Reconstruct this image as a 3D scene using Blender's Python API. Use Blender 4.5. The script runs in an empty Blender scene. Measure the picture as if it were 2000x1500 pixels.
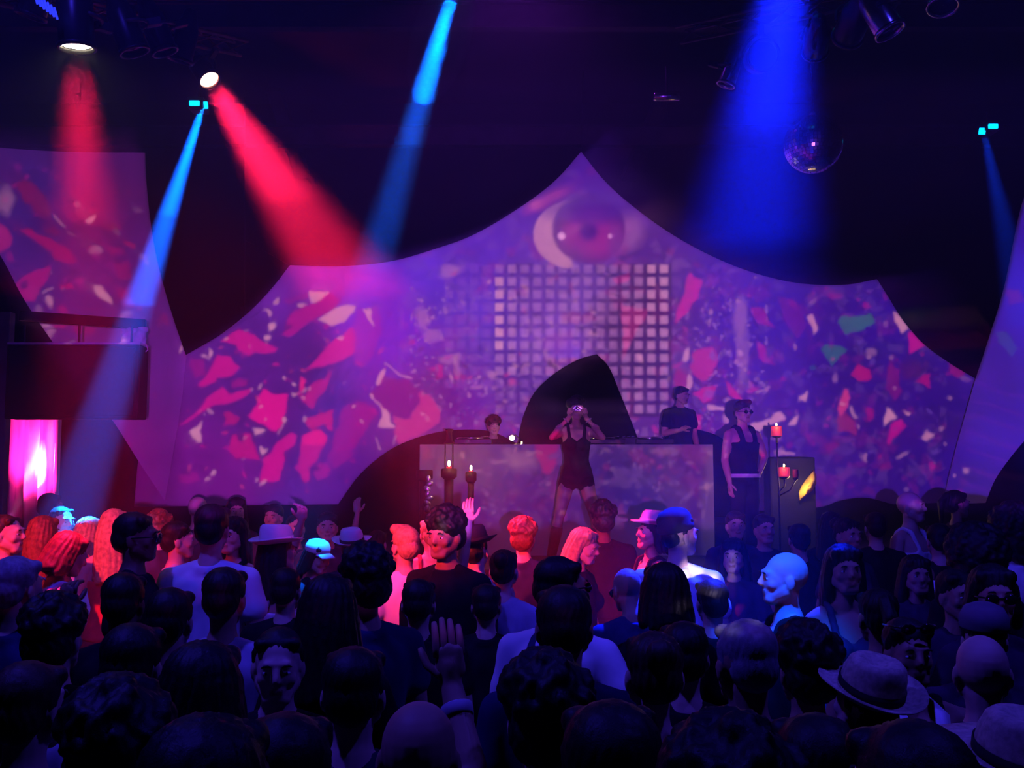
import bpy, math, random
import numpy as np
from mathutils import Vector, Matrix, noise as mnoise

random.seed(7)
RNG = np.random.default_rng(11)
SC = bpy.context.scene
COL = SC.collection
PI = math.pi

# ---------------------------------------------------------------- camera
CAM = Vector((0.0, 0.0, 2.08))
F_PX = 1944.0
PITCH = math.atan(169 / F_PX)
cp, sp_ = math.cos(PITCH), math.sin(PITCH)
cam_data = bpy.data.cameras.new('camera')
cam = bpy.data.objects.new('camera', cam_data)
COL.objects.link(cam)
cam.location = CAM
cam.rotation_euler = (PI / 2 + PITCH, 0, 0)
cam_data.sensor_width = 36.0
cam_data.lens = F_PX / 2000 * 36.0
cam_data.clip_end = 100
SC.camera = cam


def at(px, py, Y):
    """world point at distance Y into the room that the photograph shows at (px, py)"""
    a, b = (px - 1000) / F_PX, (750 - py) / F_PX
    d = Vector((a, cp - b * sp_, sp_ + b * cp))
    return CAM + d * (Y / d.y)


def to_px(X, Y, Z):
    x, y, z = X - CAM.x, Y - CAM.y, Z - CAM.z
    f = y * cp + z * sp_
    u = -y * sp_ + z * cp
    return 1000 + F_PX * x / f, 750 - F_PX * u / f


def lin(c):
    return tuple(((v / 255) / 12.92 if v <= 10 else (((v / 255) + .055) / 1.055) ** 2.4) for v in c)


# ---------------------------------------------------------------- materials
def mat(name, rgb, rough=.8, metal=0.0, var=.12, scale=6.0, spec=.3, bump=0.0, emit=None, estr=0.0, sheen=0.0, trans=0.0):
    m = bpy.data.materials.new(name)
    m.use_nodes = True
    nt = m.node_tree
    b = nt.nodes['Principled BSDF']
    n = nt.nodes.new('ShaderNodeTexNoise')
    n.inputs['Scale'].default_value = scale
    n.inputs['Detail'].default_value = 2
    tc = nt.nodes.new('ShaderNodeTexCoord')
    nt.links.new(tc.outputs['Object'], n.inputs['Vector'])
    r = nt.nodes.new('ShaderNodeValToRGB')
    lo = [max(0, v * (1 - var)) for v in rgb]
    hi = [min(1, v * (1 + var)) for v in rgb]
    r.color_ramp.elements[0].position = .3
    r.color_ramp.elements[1].position = .7
    r.color_ramp.elements[0].color = (*lo, 1)
    r.color_ramp.elements[1].color = (*hi, 1)
    nt.links.new(n.outputs['Fac'], r.inputs['Fac'])
    nt.links.new(r.outputs['Color'], b.inputs['Base Color'])
    b.inputs['Roughness'].default_value = rough
    b.inputs['Metallic'].default_value = metal
    b.inputs['Specular IOR Level'].default_value = spec
    if trans:
        b.inputs['Transmission Weight'].default_value = trans
    if emit:
        b.inputs['Emission Color'].default_value = (*emit, 1)
        b.inputs['Emission Strength'].default_value = estr
    if bump:
        bp = nt.nodes.new('ShaderNodeBump')
        bp.inputs['Strength'].default_value = bump
        n2 = nt.nodes.new('ShaderNodeTexNoise')
        n2.inputs['Scale'].default_value = scale * 8
        nt.links.new(tc.outputs['Object'], n2.inputs['Vector'])
        nt.links.new(n2.outputs['Fac'], bp.inputs['Height'])
        nt.links.new(bp.outputs['Normal'], b.inputs['Normal'])
    return m


M = {}
M['black_wall'] = mat('black_wall', (.012, .010, .014), .95, scale=1.5, var=.5)
M['black_floor'] = mat('black_floor', (.02, .018, .022), .6, scale=2)
M['ceiling'] = mat('dark_ceiling', (.03, .025, .03), .9, scale=1.2, var=.4)
M['steel'] = mat('dark_steel', (.06, .05, .06), .55, .5, scale=5, var=.3)
M['rust'] = mat('rusty_steel', (.22, .09, .06), .7, .2, scale=9, var=.4)
M['fabric'] = mat('white_stretch_fabric', (.78, .78, .78), .95, scale=1.5, var=.03, spec=.1)
M['fabric_black'] = mat('black_cloth', (.012, .01, .012), .95, scale=4, var=.3)
M['desk_front'] = mat('pale_grey_panel', (.30, .30, .32), .8, scale=2, var=.04, spec=.1)
M['drape'] = mat('white_drape', (.8, .78, .8), .9, scale=3, var=.05)
M['chrome'] = mat('polished_aluminium', (.75, .75, .78), .22, 1.0, scale=12, var=.08)
M['can_black'] = mat('black_can', (.02, .02, .022), .35, .3, scale=12)
M['iron'] = mat('wrought_iron', (.03, .012, .015), .6, .4, scale=15, var=.4)
M['silver'] = mat('crumpled_silver_foil', (.6, .6, .6), .3, .8, scale=30, var=.5, bump=.8)
M['skin_pale'] = mat('pale_skin', (.62, .40, .31), .55, scale=9, var=.06)
M['skin_tan'] = mat('tan_skin', (.42, .24, .16), .55, scale=9, var=.06)
M['skin_dark'] = mat('brown_skin', (.20, .10, .065), .55, scale=9, var=.06)
M['lip'] = mat('lips', (.42, .20, .16), .5, scale=20)
M['hair_black'] = mat('black_hair', (.010, .008, .008), .55, scale=40, var=.5, bump=.6)
M['hair_brown'] = mat('brown_hair', (.05, .025, .015), .55, scale=40, var=.5, bump=.6)
M['hair_blond'] = mat('blond_hair', (.5, .33, .16), .55, scale=40, var=.3, bump=.6)
M['hair_red'] = mat('auburn_hair', (.22, .07, .03), .55, scale=40, var=.4, bump=.6)
M['hair_grey'] = mat('grey_hair', (.25, .24, .25), .6, scale=40, var=.3, bump=.6)
M['cloth_black'] = mat('black_cotton', (.014, .013, .016), .9, scale=10, var=.3, spec=.08)
M['cloth_navy'] = mat('navy_cotton', (.03, .035, .09), .9, scale=10, var=.2, spec=.08)
M['cloth_white'] = mat('white_cotton', (.80, .80, .82), .9, scale=10, var=.05)
M['cloth_pale'] = mat('pale_cotton', (.45, .42, .50), .9, scale=10, var=.08)
M['cloth_grey'] = mat('grey_cotton', (.16, .15, .17), .9, scale=10, var=.1, spec=.08)
M['cloth_dark'] = mat('dark_purple_cotton', (.05, .03, .06), .9, scale=10, var=.2, spec=.08)
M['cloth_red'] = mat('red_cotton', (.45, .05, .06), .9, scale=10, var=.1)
M['denim'] = mat('dark_denim', (.025, .03, .05), .9, scale=20, var=.3)
M['leather'] = mat('black_leather', (.012, .011, .012), .4, scale=25, var=.3)
M['straw'] = mat('woven_straw', (.50, .42, .30), .9, scale=60, var=.25, bump=.4)
M['felt_black'] = mat('black_felt', (.02, .018, .02), .95, scale=20, var=.2)
M['felt_white'] = mat('white_felt', (.80, .79, .80), .95, scale=20, var=.05)
M['eye_white'] = mat('eye_white', (.75, .75, .75), .3, scale=5, var=.02)
M['eye_dark'] = mat('dark_iris', (.02, .012, .01), .2, scale=5, var=.1)
M['lens_dark'] = mat('dark_sunglass_lens', (.01, .01, .012), .08, .0, scale=5, var=.1, spec=1.0)
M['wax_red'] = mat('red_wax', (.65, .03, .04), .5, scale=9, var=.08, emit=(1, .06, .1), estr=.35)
M['wax_dark'] = mat('dark_red_wax', (.25, .02, .03), .5, scale=9, var=.08)
M['flame'] = mat('candle_flame', (1, .7, .3), .5, emit=(1, .62, .22), estr=14)
M['bulb'] = mat('bright_bulb', (1, .9, .6), .5, emit=(1, .82, .42), estr=30)
M['lens_red'] = mat('lit_red_par_lens', (1, .5, .4), .3, emit=(1, .35, .25), estr=14)
M['lens_warm'] = mat('lit_warm_par_lens', (1, .9, .7), .3, emit=(1, .85, .6), estr=20)
M['lens_blue'] = mat('lit_blue_lens', (0, .4, 1), .3, emit=(0, .45, 1), estr=3)
M['led_blue'] = mat('small_blue_led', (.05, .1, 1), .3, emit=(.03, .05, 1), estr=1.0)
M['lens_off'] = mat('unlit_lens', (.03, .03, .05), .1, .2)
M['gold'] = mat('yellow_satin', (.85, .6, .06), .6, scale=9, var=.2)
M['plastic_clear'] = mat('cloudy_plastic', (.5, .45, .55), .4, scale=7, var=.2)
M['camera_silver'] = mat('silver_camera_body', (.5, .5, .52), .3, .6)
M['led_green'] = mat('small_led', (.1, 1, .3), .5, emit=(.1, 1, .3), estr=3)


# ---------------------------------------------------------------- mesh building
class MB:
    def __init__(s):
        s.v, s.f, s.mi = [], [], []

    def add(s, vs, fs, mi=0):
        k = len(s.v)
        s.v.extend([tuple(p) for p in vs])
        s.f.extend([tuple(i + k for i in f) for f in fs])
        s.mi.extend([mi] * len(fs))
        return s

    def box(s, c, d, rot=None, mi=0, bev=0.0):
        x, y, z = d[0] / 2, d[1] / 2, d[2] / 2
        b = min(bev, x * .9, y * .9, z * .9)
        if b <= 0:
            vs = [(i * x, j * y, k * z) for k in (-1, 1) for j in (-1, 1) for i in (-1, 1)]
            fs = [(0, 2, 3, 1), (4, 5, 7, 6), (0, 1, 5, 4), (2, 6, 7, 3), (0, 4, 6, 2), (1, 3, 7, 5)]
        else:
            import bmesh
            bm = bmesh.new()
            bmesh.ops.create_cube(bm, size=2)
            for v in bm.verts:
                v.co = Vector((v.co.x * x, v.co.y * y, v.co.z * z))
            bmesh.ops.bevel(bm, geom=list(bm.edges), offset=b, segments=2, affect='EDGES', profile=.6)
            bm.verts.index_update()
            vs = [v.co.copy() for v in bm.verts]
            fs = [[v.index for v in f.verts] for f in bm.faces]
            bm.free()
        R = rot if rot is not None else Matrix.Identity(3)
        c = Vector(c)
        return s.add([R @ Vector(v) + c for v in vs], fs, mi)

    def lathe(s, prof, n=24, c=(0, 0, 0), rot=None, mi=0, sx=1, sy=1, caps=True):
        """prof: list of (radius, z)"""
        vs, fs = [], []
        for r, z in prof:
            for i in range(n):
                a = 2 * PI * i / n
                vs.append(Vector((r * math.cos(a) * sx, r * math.sin(a) * sy, z)))
        for j in range(len(prof) - 1):
            for i in range(n):
                a, b = j * n + i, j * n + (i + 1) % n
                fs.append((a, b, b + n, a + n))
        if caps:
            fs.append(tuple(reversed(range(n))))
            fs.append(tuple((len(prof) - 1) * n + i for i in range(n)))
        R = rot if rot is not None else Matrix.Identity(3)
        c = Vector(c)
        return s.add([R @ v + c for v in vs], fs, mi)

    def tube(s, pts, rad, n=8, mi=0):
        pts = [Vector(p) for p in pts]
        if not hasattr(rad, '__len__'):
            rad = [rad] * len(pts)
        vs, fs = [], []
        prev = None
        for k, p in enumerate(pts):
            t = (pts[min(k + 1, len(pts) - 1)] - pts[max(k - 1, 0)]).normalized()
            if prev is None:
                u = t.cross(Vector((0, 0, 1)) if abs(t.z) < .9 else Vector((1, 0, 0))).normalized()
            else:
                u = (prev - t * prev.dot(t)).normalized()
            prev = u
            w = t.cross(u)
            for i in range(n):
                a = 2 * PI * i / n
                vs.append(p + (u * math.cos(a) + w * math.sin(a)) * rad[k])
        for j in range(len(pts) - 1):
            for i in range(n):
                a, b = j * n + i, j * n + (i + 1) % n
                fs.append((a, b, b + n, a + n))
        fs.append(tuple(reversed(range(n))))
        fs.append(tuple((len(pts) - 1) * n + i for i in range(n)))
        return s.add(vs, fs, mi)

    def cap(s, p0, r0, p1, r1, n=12, mi=0):
        p0, p1 = Vector(p0), Vector(p1)
        d = p1 - p0
        L = max(d.length, 1e-6)
        d = d / L
        pts, rs = [], []
        for k in range(4):
            a = PI / 2 * (1 - (k + .35) / 4.35)
            pts.append(p0 - d * r0 * math.sin(a)); rs.append(r0 * math.cos(a))
        m = max(1, int(L / .06))
        for k in range(m + 1):
            t = k / m
            pts.append(p0.lerp(p1, t)); rs.append(r0 + (r1 - r0) * t)
        for k in range(4):
            a = PI / 2 * ((k + 1) / 4.35)
            pts.append(p1 + d * r1 * math.sin(a)); rs.append(r1 * math.cos(a))
        return s.tube(pts, rs, n, mi)

    def ell(s, c, r, n=18, m=12, rot=None, mi=0):
        prof = []
        for k in range(m + 1):
            a = -PI / 2 + PI * (k + .0) / m
            a = max(-PI / 2 + .06, min(PI / 2 - .06, a))
            prof.append((math.cos(a), math.sin(a)))
        vs, fs = [], []
        for rr, z in prof:
            for i in range(n):
                a = 2 * PI * i / n
                vs.append(Vector((rr * math.cos(a) * r[0], rr * math.sin(a) * r[1], z * r[2])))
        for j in range(len(prof) - 1):
            for i in range(n):
                a, b = j * n + i, j * n + (i + 1) % n
                fs.append((a, b, b + n, a + n))
        fs.append(tuple(reversed(range(n))))
        fs.append(tuple((len(prof) - 1) * n + i for i in range(n)))
        R = rot if rot is not None else Matrix.Identity(3)
        c = Vector(c)
        return s.add([R @ v + c for v in vs], fs, mi)

    def loft(s, secs, n=28, mi=0):
        """secs: (z, centre y, half width, half depth); closed body with rounded-off sections"""
        rows = smooth_line([(a, b, c) for a, b, c, d in secs], 4)
        deps = smooth_line([(a, d, 0) for a, b, c, d in secs], 4)
        vs, fs = [], []
        for r, q in zip(rows, deps):
            for i in range(n):
                t = 2 * PI * i / n
                c_, s__ = math.cos(t), math.sin(t)
                k = (abs(c_) ** 2.4 + abs(s__) ** 2.4) ** (-1 / 2.4)
                vs.append(Vector((r[2] * c_ * k, r[1] + q[1] * s__ * k, r[0])))
        m = len(rows)
        for j in range(m - 1):
            for i in range(n):
                a, b = j * n + i, j * n + (i + 1) % n
                fs.append((a, b, b + n, a + n))
        fs.append(tuple(reversed(range(n))))
        fs.append(tuple((m - 1) * n + i for i in range(n)))
        return s.add(vs, fs, mi)

    def mesh(s, name, smooth=True):
        me = bpy.data.meshes.new(name)
        me.from_pydata(s.v, [], s.f)
        if any(s.mi):
            me.polygons.foreach_set('material_index', s.mi)
        if smooth:
            me.polygons.foreach_set('use_smooth', [True] * len(me.polygons))
        me.update()
        return me

    def build(s, name, mats, parent=None, smooth=True, loc=None):
        me = s.mesh(name, smooth)
        return link(name, me, mats, parent, loc)


def link(name, me, mats, parent=None, loc=None):
    o = bpy.data.objects.new(name, me)
    COL.objects.link(o)
    mats = mats if isinstance(mats, (list, tuple)) else [mats]
    while len(me.materials) < len(mats):
        me.materials.append(None)
    for i, m in enumerate(mats):
        o.material_slots[i].link = 'OBJECT'
        o.material_slots[i].material = m
    if parent:
        o.parent = parent
    if loc is not None:
        o.location = loc
    return o


def tag(o, label=None, cat=None, group=None, kind=None):
    if label: o['label'] = label
    if cat: o['category'] = cat
    if group: o['group'] = group
    if kind: o['kind'] = kind
    return o


def empty(name, loc=(0, 0, 0), rz=0):
    o = bpy.data.objects.new(name, None)
    COL.objects.link(o)
    o.location = loc
    o.rotation_euler = (0, 0, rz)
    o.empty_display_size = .1
    return o


def look_rot(d):
    """rotation whose local +Z points along d"""
    return Vector(d).to_track_quat('Z', 'Y').to_matrix()


def smooth_line(pts, per=8):
    """Catmull-Rom through the points"""
    out = []
    P = [Vector(p) for p in pts]
    P = [P[0] * 2 - P[1]] + P + [P[-1] * 2 - P[-2]]
    for i in range(1, len(P) - 2):
        for k in range(per):
            t = k / per
            a, b, c, d = P[i - 1], P[i], P[i + 1], P[i + 2]
            out.append(.5 * ((2 * b) + (c - a) * t + (2 * a - 5 * b + 4 * c - d) * t * t + (3 * b - a - 3 * c + d) * t ** 3))
    out.append(P[-2])
    return out

# ---------------------------------------------------------------- the setting
X0, X1, Y0, Y1, H = -9.0, 9.0, -4.0, 16.2, 8.2
STAGE_Z = 1.12


def struct(name, mb, m, smooth=False):
    o = mb.build(name, m, smooth=smooth)
    o['kind'] = 'structure'
    return o


struct('floor', MB().box(((X0 + X1) / 2, (Y0 + Y1) / 2, -.1), (X1 - X0 + .4, Y1 - Y0 + .4, .2)), M['black_floor'])
struct('ceiling', MB().box((0, (Y0 + Y1) / 2, H + .1), (X1 - X0 + .4, Y1 - Y0 + .4, .2)), M['ceiling'])
struct('wall_back', MB().box((0, Y1 + .1, H / 2), (X1 - X0, .2, H)), M['black_wall'])
struct('wall_left', MB().box((X0 - .1, (Y0 + Y1) / 2, H / 2), (.2, Y1 - Y0, H)), M['black_wall'])
struct('wall_right', MB().box((X1 + .1, (Y0 + Y1) / 2, H / 2), (.2, Y1 - Y0, H)), M['black_wall'])
struct('wall_front', MB().box((0, Y0 - .1, H / 2), (X1 - X0, .2, H)), M['black_wall'])
# ceiling cross girders and braces
for k, (yy, zz, hh) in enumerate(((8.6, 6.62, .10), (11.5, 7.35, .30), (14.9, 7.05, .30))):
    mb = MB().box((0, yy, zz + hh / 2), (X1 - X0, .02, hh)).box((0, yy, zz), (X1 - X0, .14, .02)).box((0, yy, zz + hh), (X1 - X0, .14, .02))
    struct('trim_%d' % (k + 1), mb, M['steel'])


def bar(p, q, w=.08, h=.08):
    p, q = Vector(p), Vector(q)
    return MB().box((p + q) / 2, (w, h, (q - p).length), rot=look_rot(q - p))


struct('trim_4', bar(at(535, 175, 14.7), at(592, 345, 15.9), .22, .12), M['steel'])
struct('trim_5', bar(at(1290, 205, 14.7), at(1225, 350, 15.9), .22, .12), M['steel'])

stage = MB().box((0, 12.95, STAGE_Z / 2), (17.6, 6.3, STAGE_Z), bev=.01).build('stage_platform', M['black_floor'], smooth=False)
tag(stage, 'low black stage platform running along the back wall', 'stage')
riser = MB().box((2.15, 12.75, STAGE_Z + .17), (2.4, 1.5, .34), bev=.01).build('stage_riser', M['black_floor'], smooth=False)
tag(riser, 'black riser on the stage behind the music desk', 'riser')

# ---------------------------------------------------------------- stretched fabric screens


def sail(name, runs, depth, label, thick=.012):
    """runs: list of pixel polylines forming a closed outline; depth(px,py)->Y"""
    pts = []
    for r in runs:
        l = smooth_line([(a, b, 0) for a, b in r], 8) if len(r) > 2 else [Vector((a, b, 0)) for a, b in r]
        for p in l:
            if not pts or (pts[-1] - p).length > .5:
                pts.append(p)
    if (pts[0] - pts[-1]).length < .5:
        pts.pop()
    import bmesh
    bm = bmesh.new()
    w = [at(p.x, p.y, depth(p.x, p.y)) for p in pts]
    vs = [bm.verts.new(p) for p in w]
    f = bm.faces.new(vs)
    bmesh.ops.triangulate(bm, faces=[f])
    bm.normal_update()
    ext = bmesh.ops.extrude_face_region(bm, geom=list(bm.faces))
    for g in ext['geom']:
        if isinstance(g, bmesh.types.BMVert):
            g.co.y += thick
    bmesh.ops.recalc_face_normals(bm, faces=list(bm.faces))
    me = bpy.data.meshes.new(name)
    bm.to_mesh(me); bm.free()
    o = link(name, me, M['fabric'])
    tag(o, label, 'projection screen', 'stretched fabric screens around the stage')
    return o, w


YC = 14.0
centre_runs = [
    [(1135, 296), (1085, 352), (1020, 402), (930, 456), (850, 486), (760, 511), (660, 520), (566, 518)],
    [(566, 518), (535, 558), (490, 606), (430, 654), (362, 694)],
    [(362, 694), (318, 760), (286, 840), (270, 900), (262, 990)],
    [(262, 990), (660, 985)],
    [(660, 985), (700, 930), (745, 890), (790, 864), (850, 845), (905, 839), (960, 843), (1010, 866)],
    [(1010, 866), (1022, 812), (1045, 765), (1085, 728), (1130, 702), (1166, 692)],
    [(1166, 692), (1190, 718), (1212, 770), (1232, 820), (1250, 866)],
    [(1250, 866), (1300, 852), (1352, 836)],
    [(1352, 836), (1395, 848), (1425, 866)],
    [(1425, 866), (1430, 1000)],
    [(1430, 1000), (1590, 992), (1640, 978), (1690, 972), (1745, 985)],
    [(1745, 985), (1850, 980), (1905, 960)],
    [(1905, 960), (1960, 800)],
    [(1960, 800), (1906, 740)],
    [(1906, 740), (1850, 706), (1800, 668), (1760, 620), (1735, 580), (1713, 545)],
    [(1713, 545), (1650, 556), (1560, 553), (1470, 532), (1390, 500), (1310, 456), (1235, 402), (1180, 352), (1135, 296)],
]
scr_c, _ = sail('projection_screen', centre_runs, lambda x, y: YC, 'wide central white sail screen with a pointed peak and projected eye')


def yl(x, y):
    return 13.85 - max(0, (365 - x)) * .0042


left_runs = [
    [(-260, 268), (-60, 284), (120, 296), (283, 298)],
    [(283, 298), (286, 360), (296, 450), (312, 530), (336, 615), (364, 698)],
    [(364, 698), (352, 800), (322, 978)],
    [(322, 978), (270, 900), (216, 816), (130, 706), (50, 590), (0, 498), (-90, 300 + 60), (-260, 268)],
]
scr_l, _ = sail('projection_screen', left_runs, yl, 'tall white sail screen sweeping in from the upper left corner')


def yr(x, y):
    return 13.7 - max(0, (x - 1850)) * .0042


right_runs = [
    [(2130, 150), (2030, 330), (1996, 400), (1962, 560), (1932, 660), (1906, 740)],
    [(1906, 740), (1880, 830), (1856, 920), (1842, 985)],
    [(1842, 985), (1925, 982)],
    [(1925, 982), (1942, 940), (1965, 905), (2000, 862), (2060, 800), (2200, 700)],
    [(2200, 700), (2200, 250), (2130, 150)],
]
scr_r, _ = sail('projection_screen', right_runs, yr, 'tall white sail screen at the far right edge washed in blue')

# tension cables of the screens
for (p, q, lab) in (
        (at(1135, 297, YC), at(1140, 120, 14.9), 'thin cable holding up the peak of the central screen'),
        (at(478, 616, YC), at(478, 190, 14.8), 'thin vertical cable beside the left shoulder of the central screen'),
        (at(1713, 546, YC), at(1775, 430, 15.9), 'thin cable at the right shoulder of the central screen'),
        (at(566, 519, YC), at(480, 470, 15.9), 'thin cable at the left shoulder of the central screen')):
    o = MB().tube([p, q], .006, 6).build('tension_cable', M['steel'])
    tag(o, lab, 'cable', 'cables holding the fabric screens')

# dark cloth hanging behind the hump of the central screen
mb = MB()
n = 60
vs, fs = [], []
for j in range(2):
    for i in range(n + 1):
        x = -4.2 + 9.0 * i / n
        vs.append((x, 15.2 + .06 * math.sin(i * 1.3) + .03 * math.sin(i * 2.9), STAGE_Z + .01 if j == 0 else 4.6))
for i in range(n):
    fs.append((i, i + 1, i + n + 2, i + n + 1))
k0 = len(vs)
vs += [(v[0], v[1] + .015, v[2]) for v in vs]
fs += [tuple(reversed([a + k0 for a in f])) for f in fs]
mb.add(vs, fs)
tag(mb.build('stage_curtain', M['fabric_black']), 'black pleated cloth seen through the cut outs of the central screen', 'curtain')

# pink-lit pleated drape at the left edge
mb = MB()
pts = []
n = 90
vs, fs = [], []
xa, xb, yy = at(-260, 900, 10.9).x, at(119, 900, 10.9).x, 10.9
for j, z in enumerate((0.0, .9, 1.5, 2.15)):
    for i in range(n + 1):
        t = i / n
        vs.append((xa + (xb - xa) * t, yy + (.05 + .02 * j) * math.sin(i * .9) + .03 * math.sin(i * 2.3 + j), z))
for j in range(3):
    for i in range(n):
        a = j * (n + 1) + i
        fs.append((a, a + 1, a + n + 2, a + n + 1))
k0 = len(vs)
vs += [(v[0], v[1] + .01, v[2]) for v in vs]
fs += [tuple(reversed([a + k0 for a in f])) for f in fs]
mb.add(vs, fs)
dr = mb.build('drape', M['drape'])
dr.location.z = STAGE_Z + .002
tag(dr, 'white pleated drape at the left edge glowing pink around a white hot spot', 'drape')

# ---------------------------------------------------------------- music desk
bx0, bx1 = at(820, 870, 11.4).x, at(1392, 870, 11.4).x
bz = at(1000, 868, 11.4).z
booth = empty('music_desk', ((bx0 + bx1) / 2, 11.7, STAGE_Z))
tag(booth, 'long white fronted desk of the two disc jockeys in the middle of the stage', 'desk')
w = bx1 - bx0
hh = bz - STAGE_Z
MB().box((0, -.31, hh / 2), (w, .02, hh), bev=.004).build('front_panel', M['desk_front'], booth, False)
MB().box((0, 0, hh - .02), (w, .6, .03), bev=.004).build('table_top', M['cloth_black'], booth, False)
for sx in (-1, 1):
    MB().box((sx * (w / 2 - .01), .0, hh / 2 - .02), (.02, .6, hh - .05)).build('side_panel', M['fabric'], booth, False)
    for sy in (-1, 1):
        MB().box((sx * (w / 2 - .06), sy * .26, (hh - .04) / 2), (.04, .04, hh - .04)).build('leg', M['steel'], booth, False)


def turntable(x, lab):
    t = empty('turntable', (x, 11.78, bz - .005))
    tag(t, lab, 'turntable', 'players on the music desk')
    MB().box((0, 0, .045), (.44, .34, .06), bev=.008).build('plinth', M['can_black'], t, False)
    MB().lathe([(.155, .075), (.16, .08), (.16, .09), (.15, .095)], 32, (-.04, 0, 0)).build('platter', M['chrome'], t)
    MB().tube([(.17, .1, .08), (.17, .1, .11), (.13, -.1, .105), (.09, -.11, .1)], .006, 6).build('tonearm', M['chrome'], t)
    for fx in (-.18, .18):
        for fy in (-.13, .13):
            MB().lathe([(.02, 0), (.025, .015)], 12, (fx, fy, 0)).build('foot', M['can_black'], t)


turntable(at(1275, 860, 11.78).x, 'black turntable at the left hand of the standing disc jockey')
turntable(at(1182, 860, 11.78).x, 'black turntable behind the elbow of the dancer with the camera')
turntable(at(925, 860, 11.78).x, 'black turntable in front of the crouching disc jockey')
mx = empty('mixer', (at(1228, 860, 11.8).x, 11.8, bz - .005))
tag(mx, 'small black mixer between two turntables on the music desk', 'mixer')
MB().box((0, 0, .05), (.2, .3, .09), bev=.008).build('body', M['can_black'], mx, False)
for i in range(3):
    for j in range(3):
        MB().lathe([(.012, .095), (.01, .115)], 10, (-.05 + i * .05, -.06 + j * .07, 0)).build('knob', M['chrome'], mx)

# bright little lamp on the desk
lp = empty('desk_lamp', at(1010, 868, 11.62)); lp.location.z = bz - .005
tag(lp, 'small gooseneck lamp with a dazzling bulb on the left half of the desk', 'lamp')
MB().lathe([(.04, 0), (.045, .01), (.02, .022)], 20).build('base', M['can_black'], lp)
MB().tube([(0, 0, .02), (.02, 0, .08), (-.02, -.02, .12), (-.055, -.03, .10)], .007, 8).build('neck', M['can_black'], lp)
MB().ell((-.06, -.035, .085), (.03, .03, .03)).build('bulb', M['bulb'], lp)
tl = empty('tea_light', (at(1014, 866, 11.5).x + .03, 11.5, bz - .005))
tag(tl, 'tiny tea light flickering right of the dazzling desk lamp', 'candle')
MB().lathe([(.018, 0), (.02, .012), (.017, .014)], 16).build('cup', M['silver'], tl)
MB().ell((0, 0, .03), (.007, .007, .016)).build('flame', M['flame'], tl)


# ---------------------------------------------------------------- candle stands
def candle(p, r, h, m, lab, lit=True, fl=.02):
    c = empty('candle', p)
    tag(c, lab, 'candle', 'candles on the stage')
    mb = MB().lathe([(r * .98, 0), (r, .01), (r, h * .8), (r * .96, h), (r * .8, h - .006), (.003, h - .012)], 20)
    mb.build('wax', m, c)
    MB().tube([(0, 0, h - .012), (.002, 0, h + .008)], .002, 6).build('wick', M['iron'], c)
    if lit:
        MB().ell((0, 0, h + fl), (fl * .5, fl * .5, fl)).build('flame', M['flame'], c)
    return c


def pillar_stand(px, py_top, Y, r, lab, name='candle_stand'):
    p = at(px, py_top, Y)
    s = empty(name, (p.x, Y, STAGE_Z))
    tag(s, lab, 'candle stand', 'candle stands on the stage')
    h = p.z - STAGE_Z
    MB().lathe([(r * 1.5, 0), (r * 1.5, .03), (r * 1.1, .05)], 24).build('base', M['iron'], s)
    MB().lathe([(r, .05), (r * .95, h * .5), (r, h - .12)], 20).build('shaft', M['iron'], s)
    MB().lathe([(r, h - .12), (r * 1.7, h - .09), (r * 1.7, h - .01), (r * 1.5, h)], 24).build('cup', M['iron'], s)
    return s, p


YS = 10.9
s, p = pillar_stand(877, 915, YS, .05, 'tall dark pillar stand holding the lit candle and the twin rods')
candle((p.x, YS, p.z), .03, .02, M['wax_red'], 'lit candle glowing on the pillar with twin rods', fl=.034)
# twin rods with crown block on the same pillar
rod = empty('candle_holder', (p.x, YS, p.z))
tag(rod, 'dark crown block on twin rods above the left lit candle', 'candle holder')
for sx in (-1, 1):
    MB().tube([(sx * .042, 0, -.002), (sx * .042, 0, .27)], .006, 8).build('rod', M['iron'], rod)
MB().lathe([(.06, .265), (.06, .28), (.035, .30), (.03, .40), (.045, .42), (.045, .43)], 20).build('crown', M['iron'], rod)
s, p = pillar_stand(920, 922, YS, .035, 'slimmer dark pillar stand with one small lit candle')
candle((p.x, YS, p.z), .025, .015, M['wax_red'], 'lit candle on the slimmer pillar stand', fl=.030)
s, p = pillar_stand(829, 918, YS + .1, .055, 'dark pillar stand at the left end of the desk draped with foil')
vs = []
fo = MB()
for k in range(7):
    fo.ell((p.x + .05 + .015 * math.sin(k * 2), YS + .02, p.z - .10 - k * .052), (.03, .02, .045), 8, 6, rot=Matrix.Rotation(k * 1.1, 3, 'Y'))
tag(fo.build('foil_strip', M['silver']), 'crumpled silver foil strip hanging on the leftmost pillar stand', 'foil')

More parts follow.
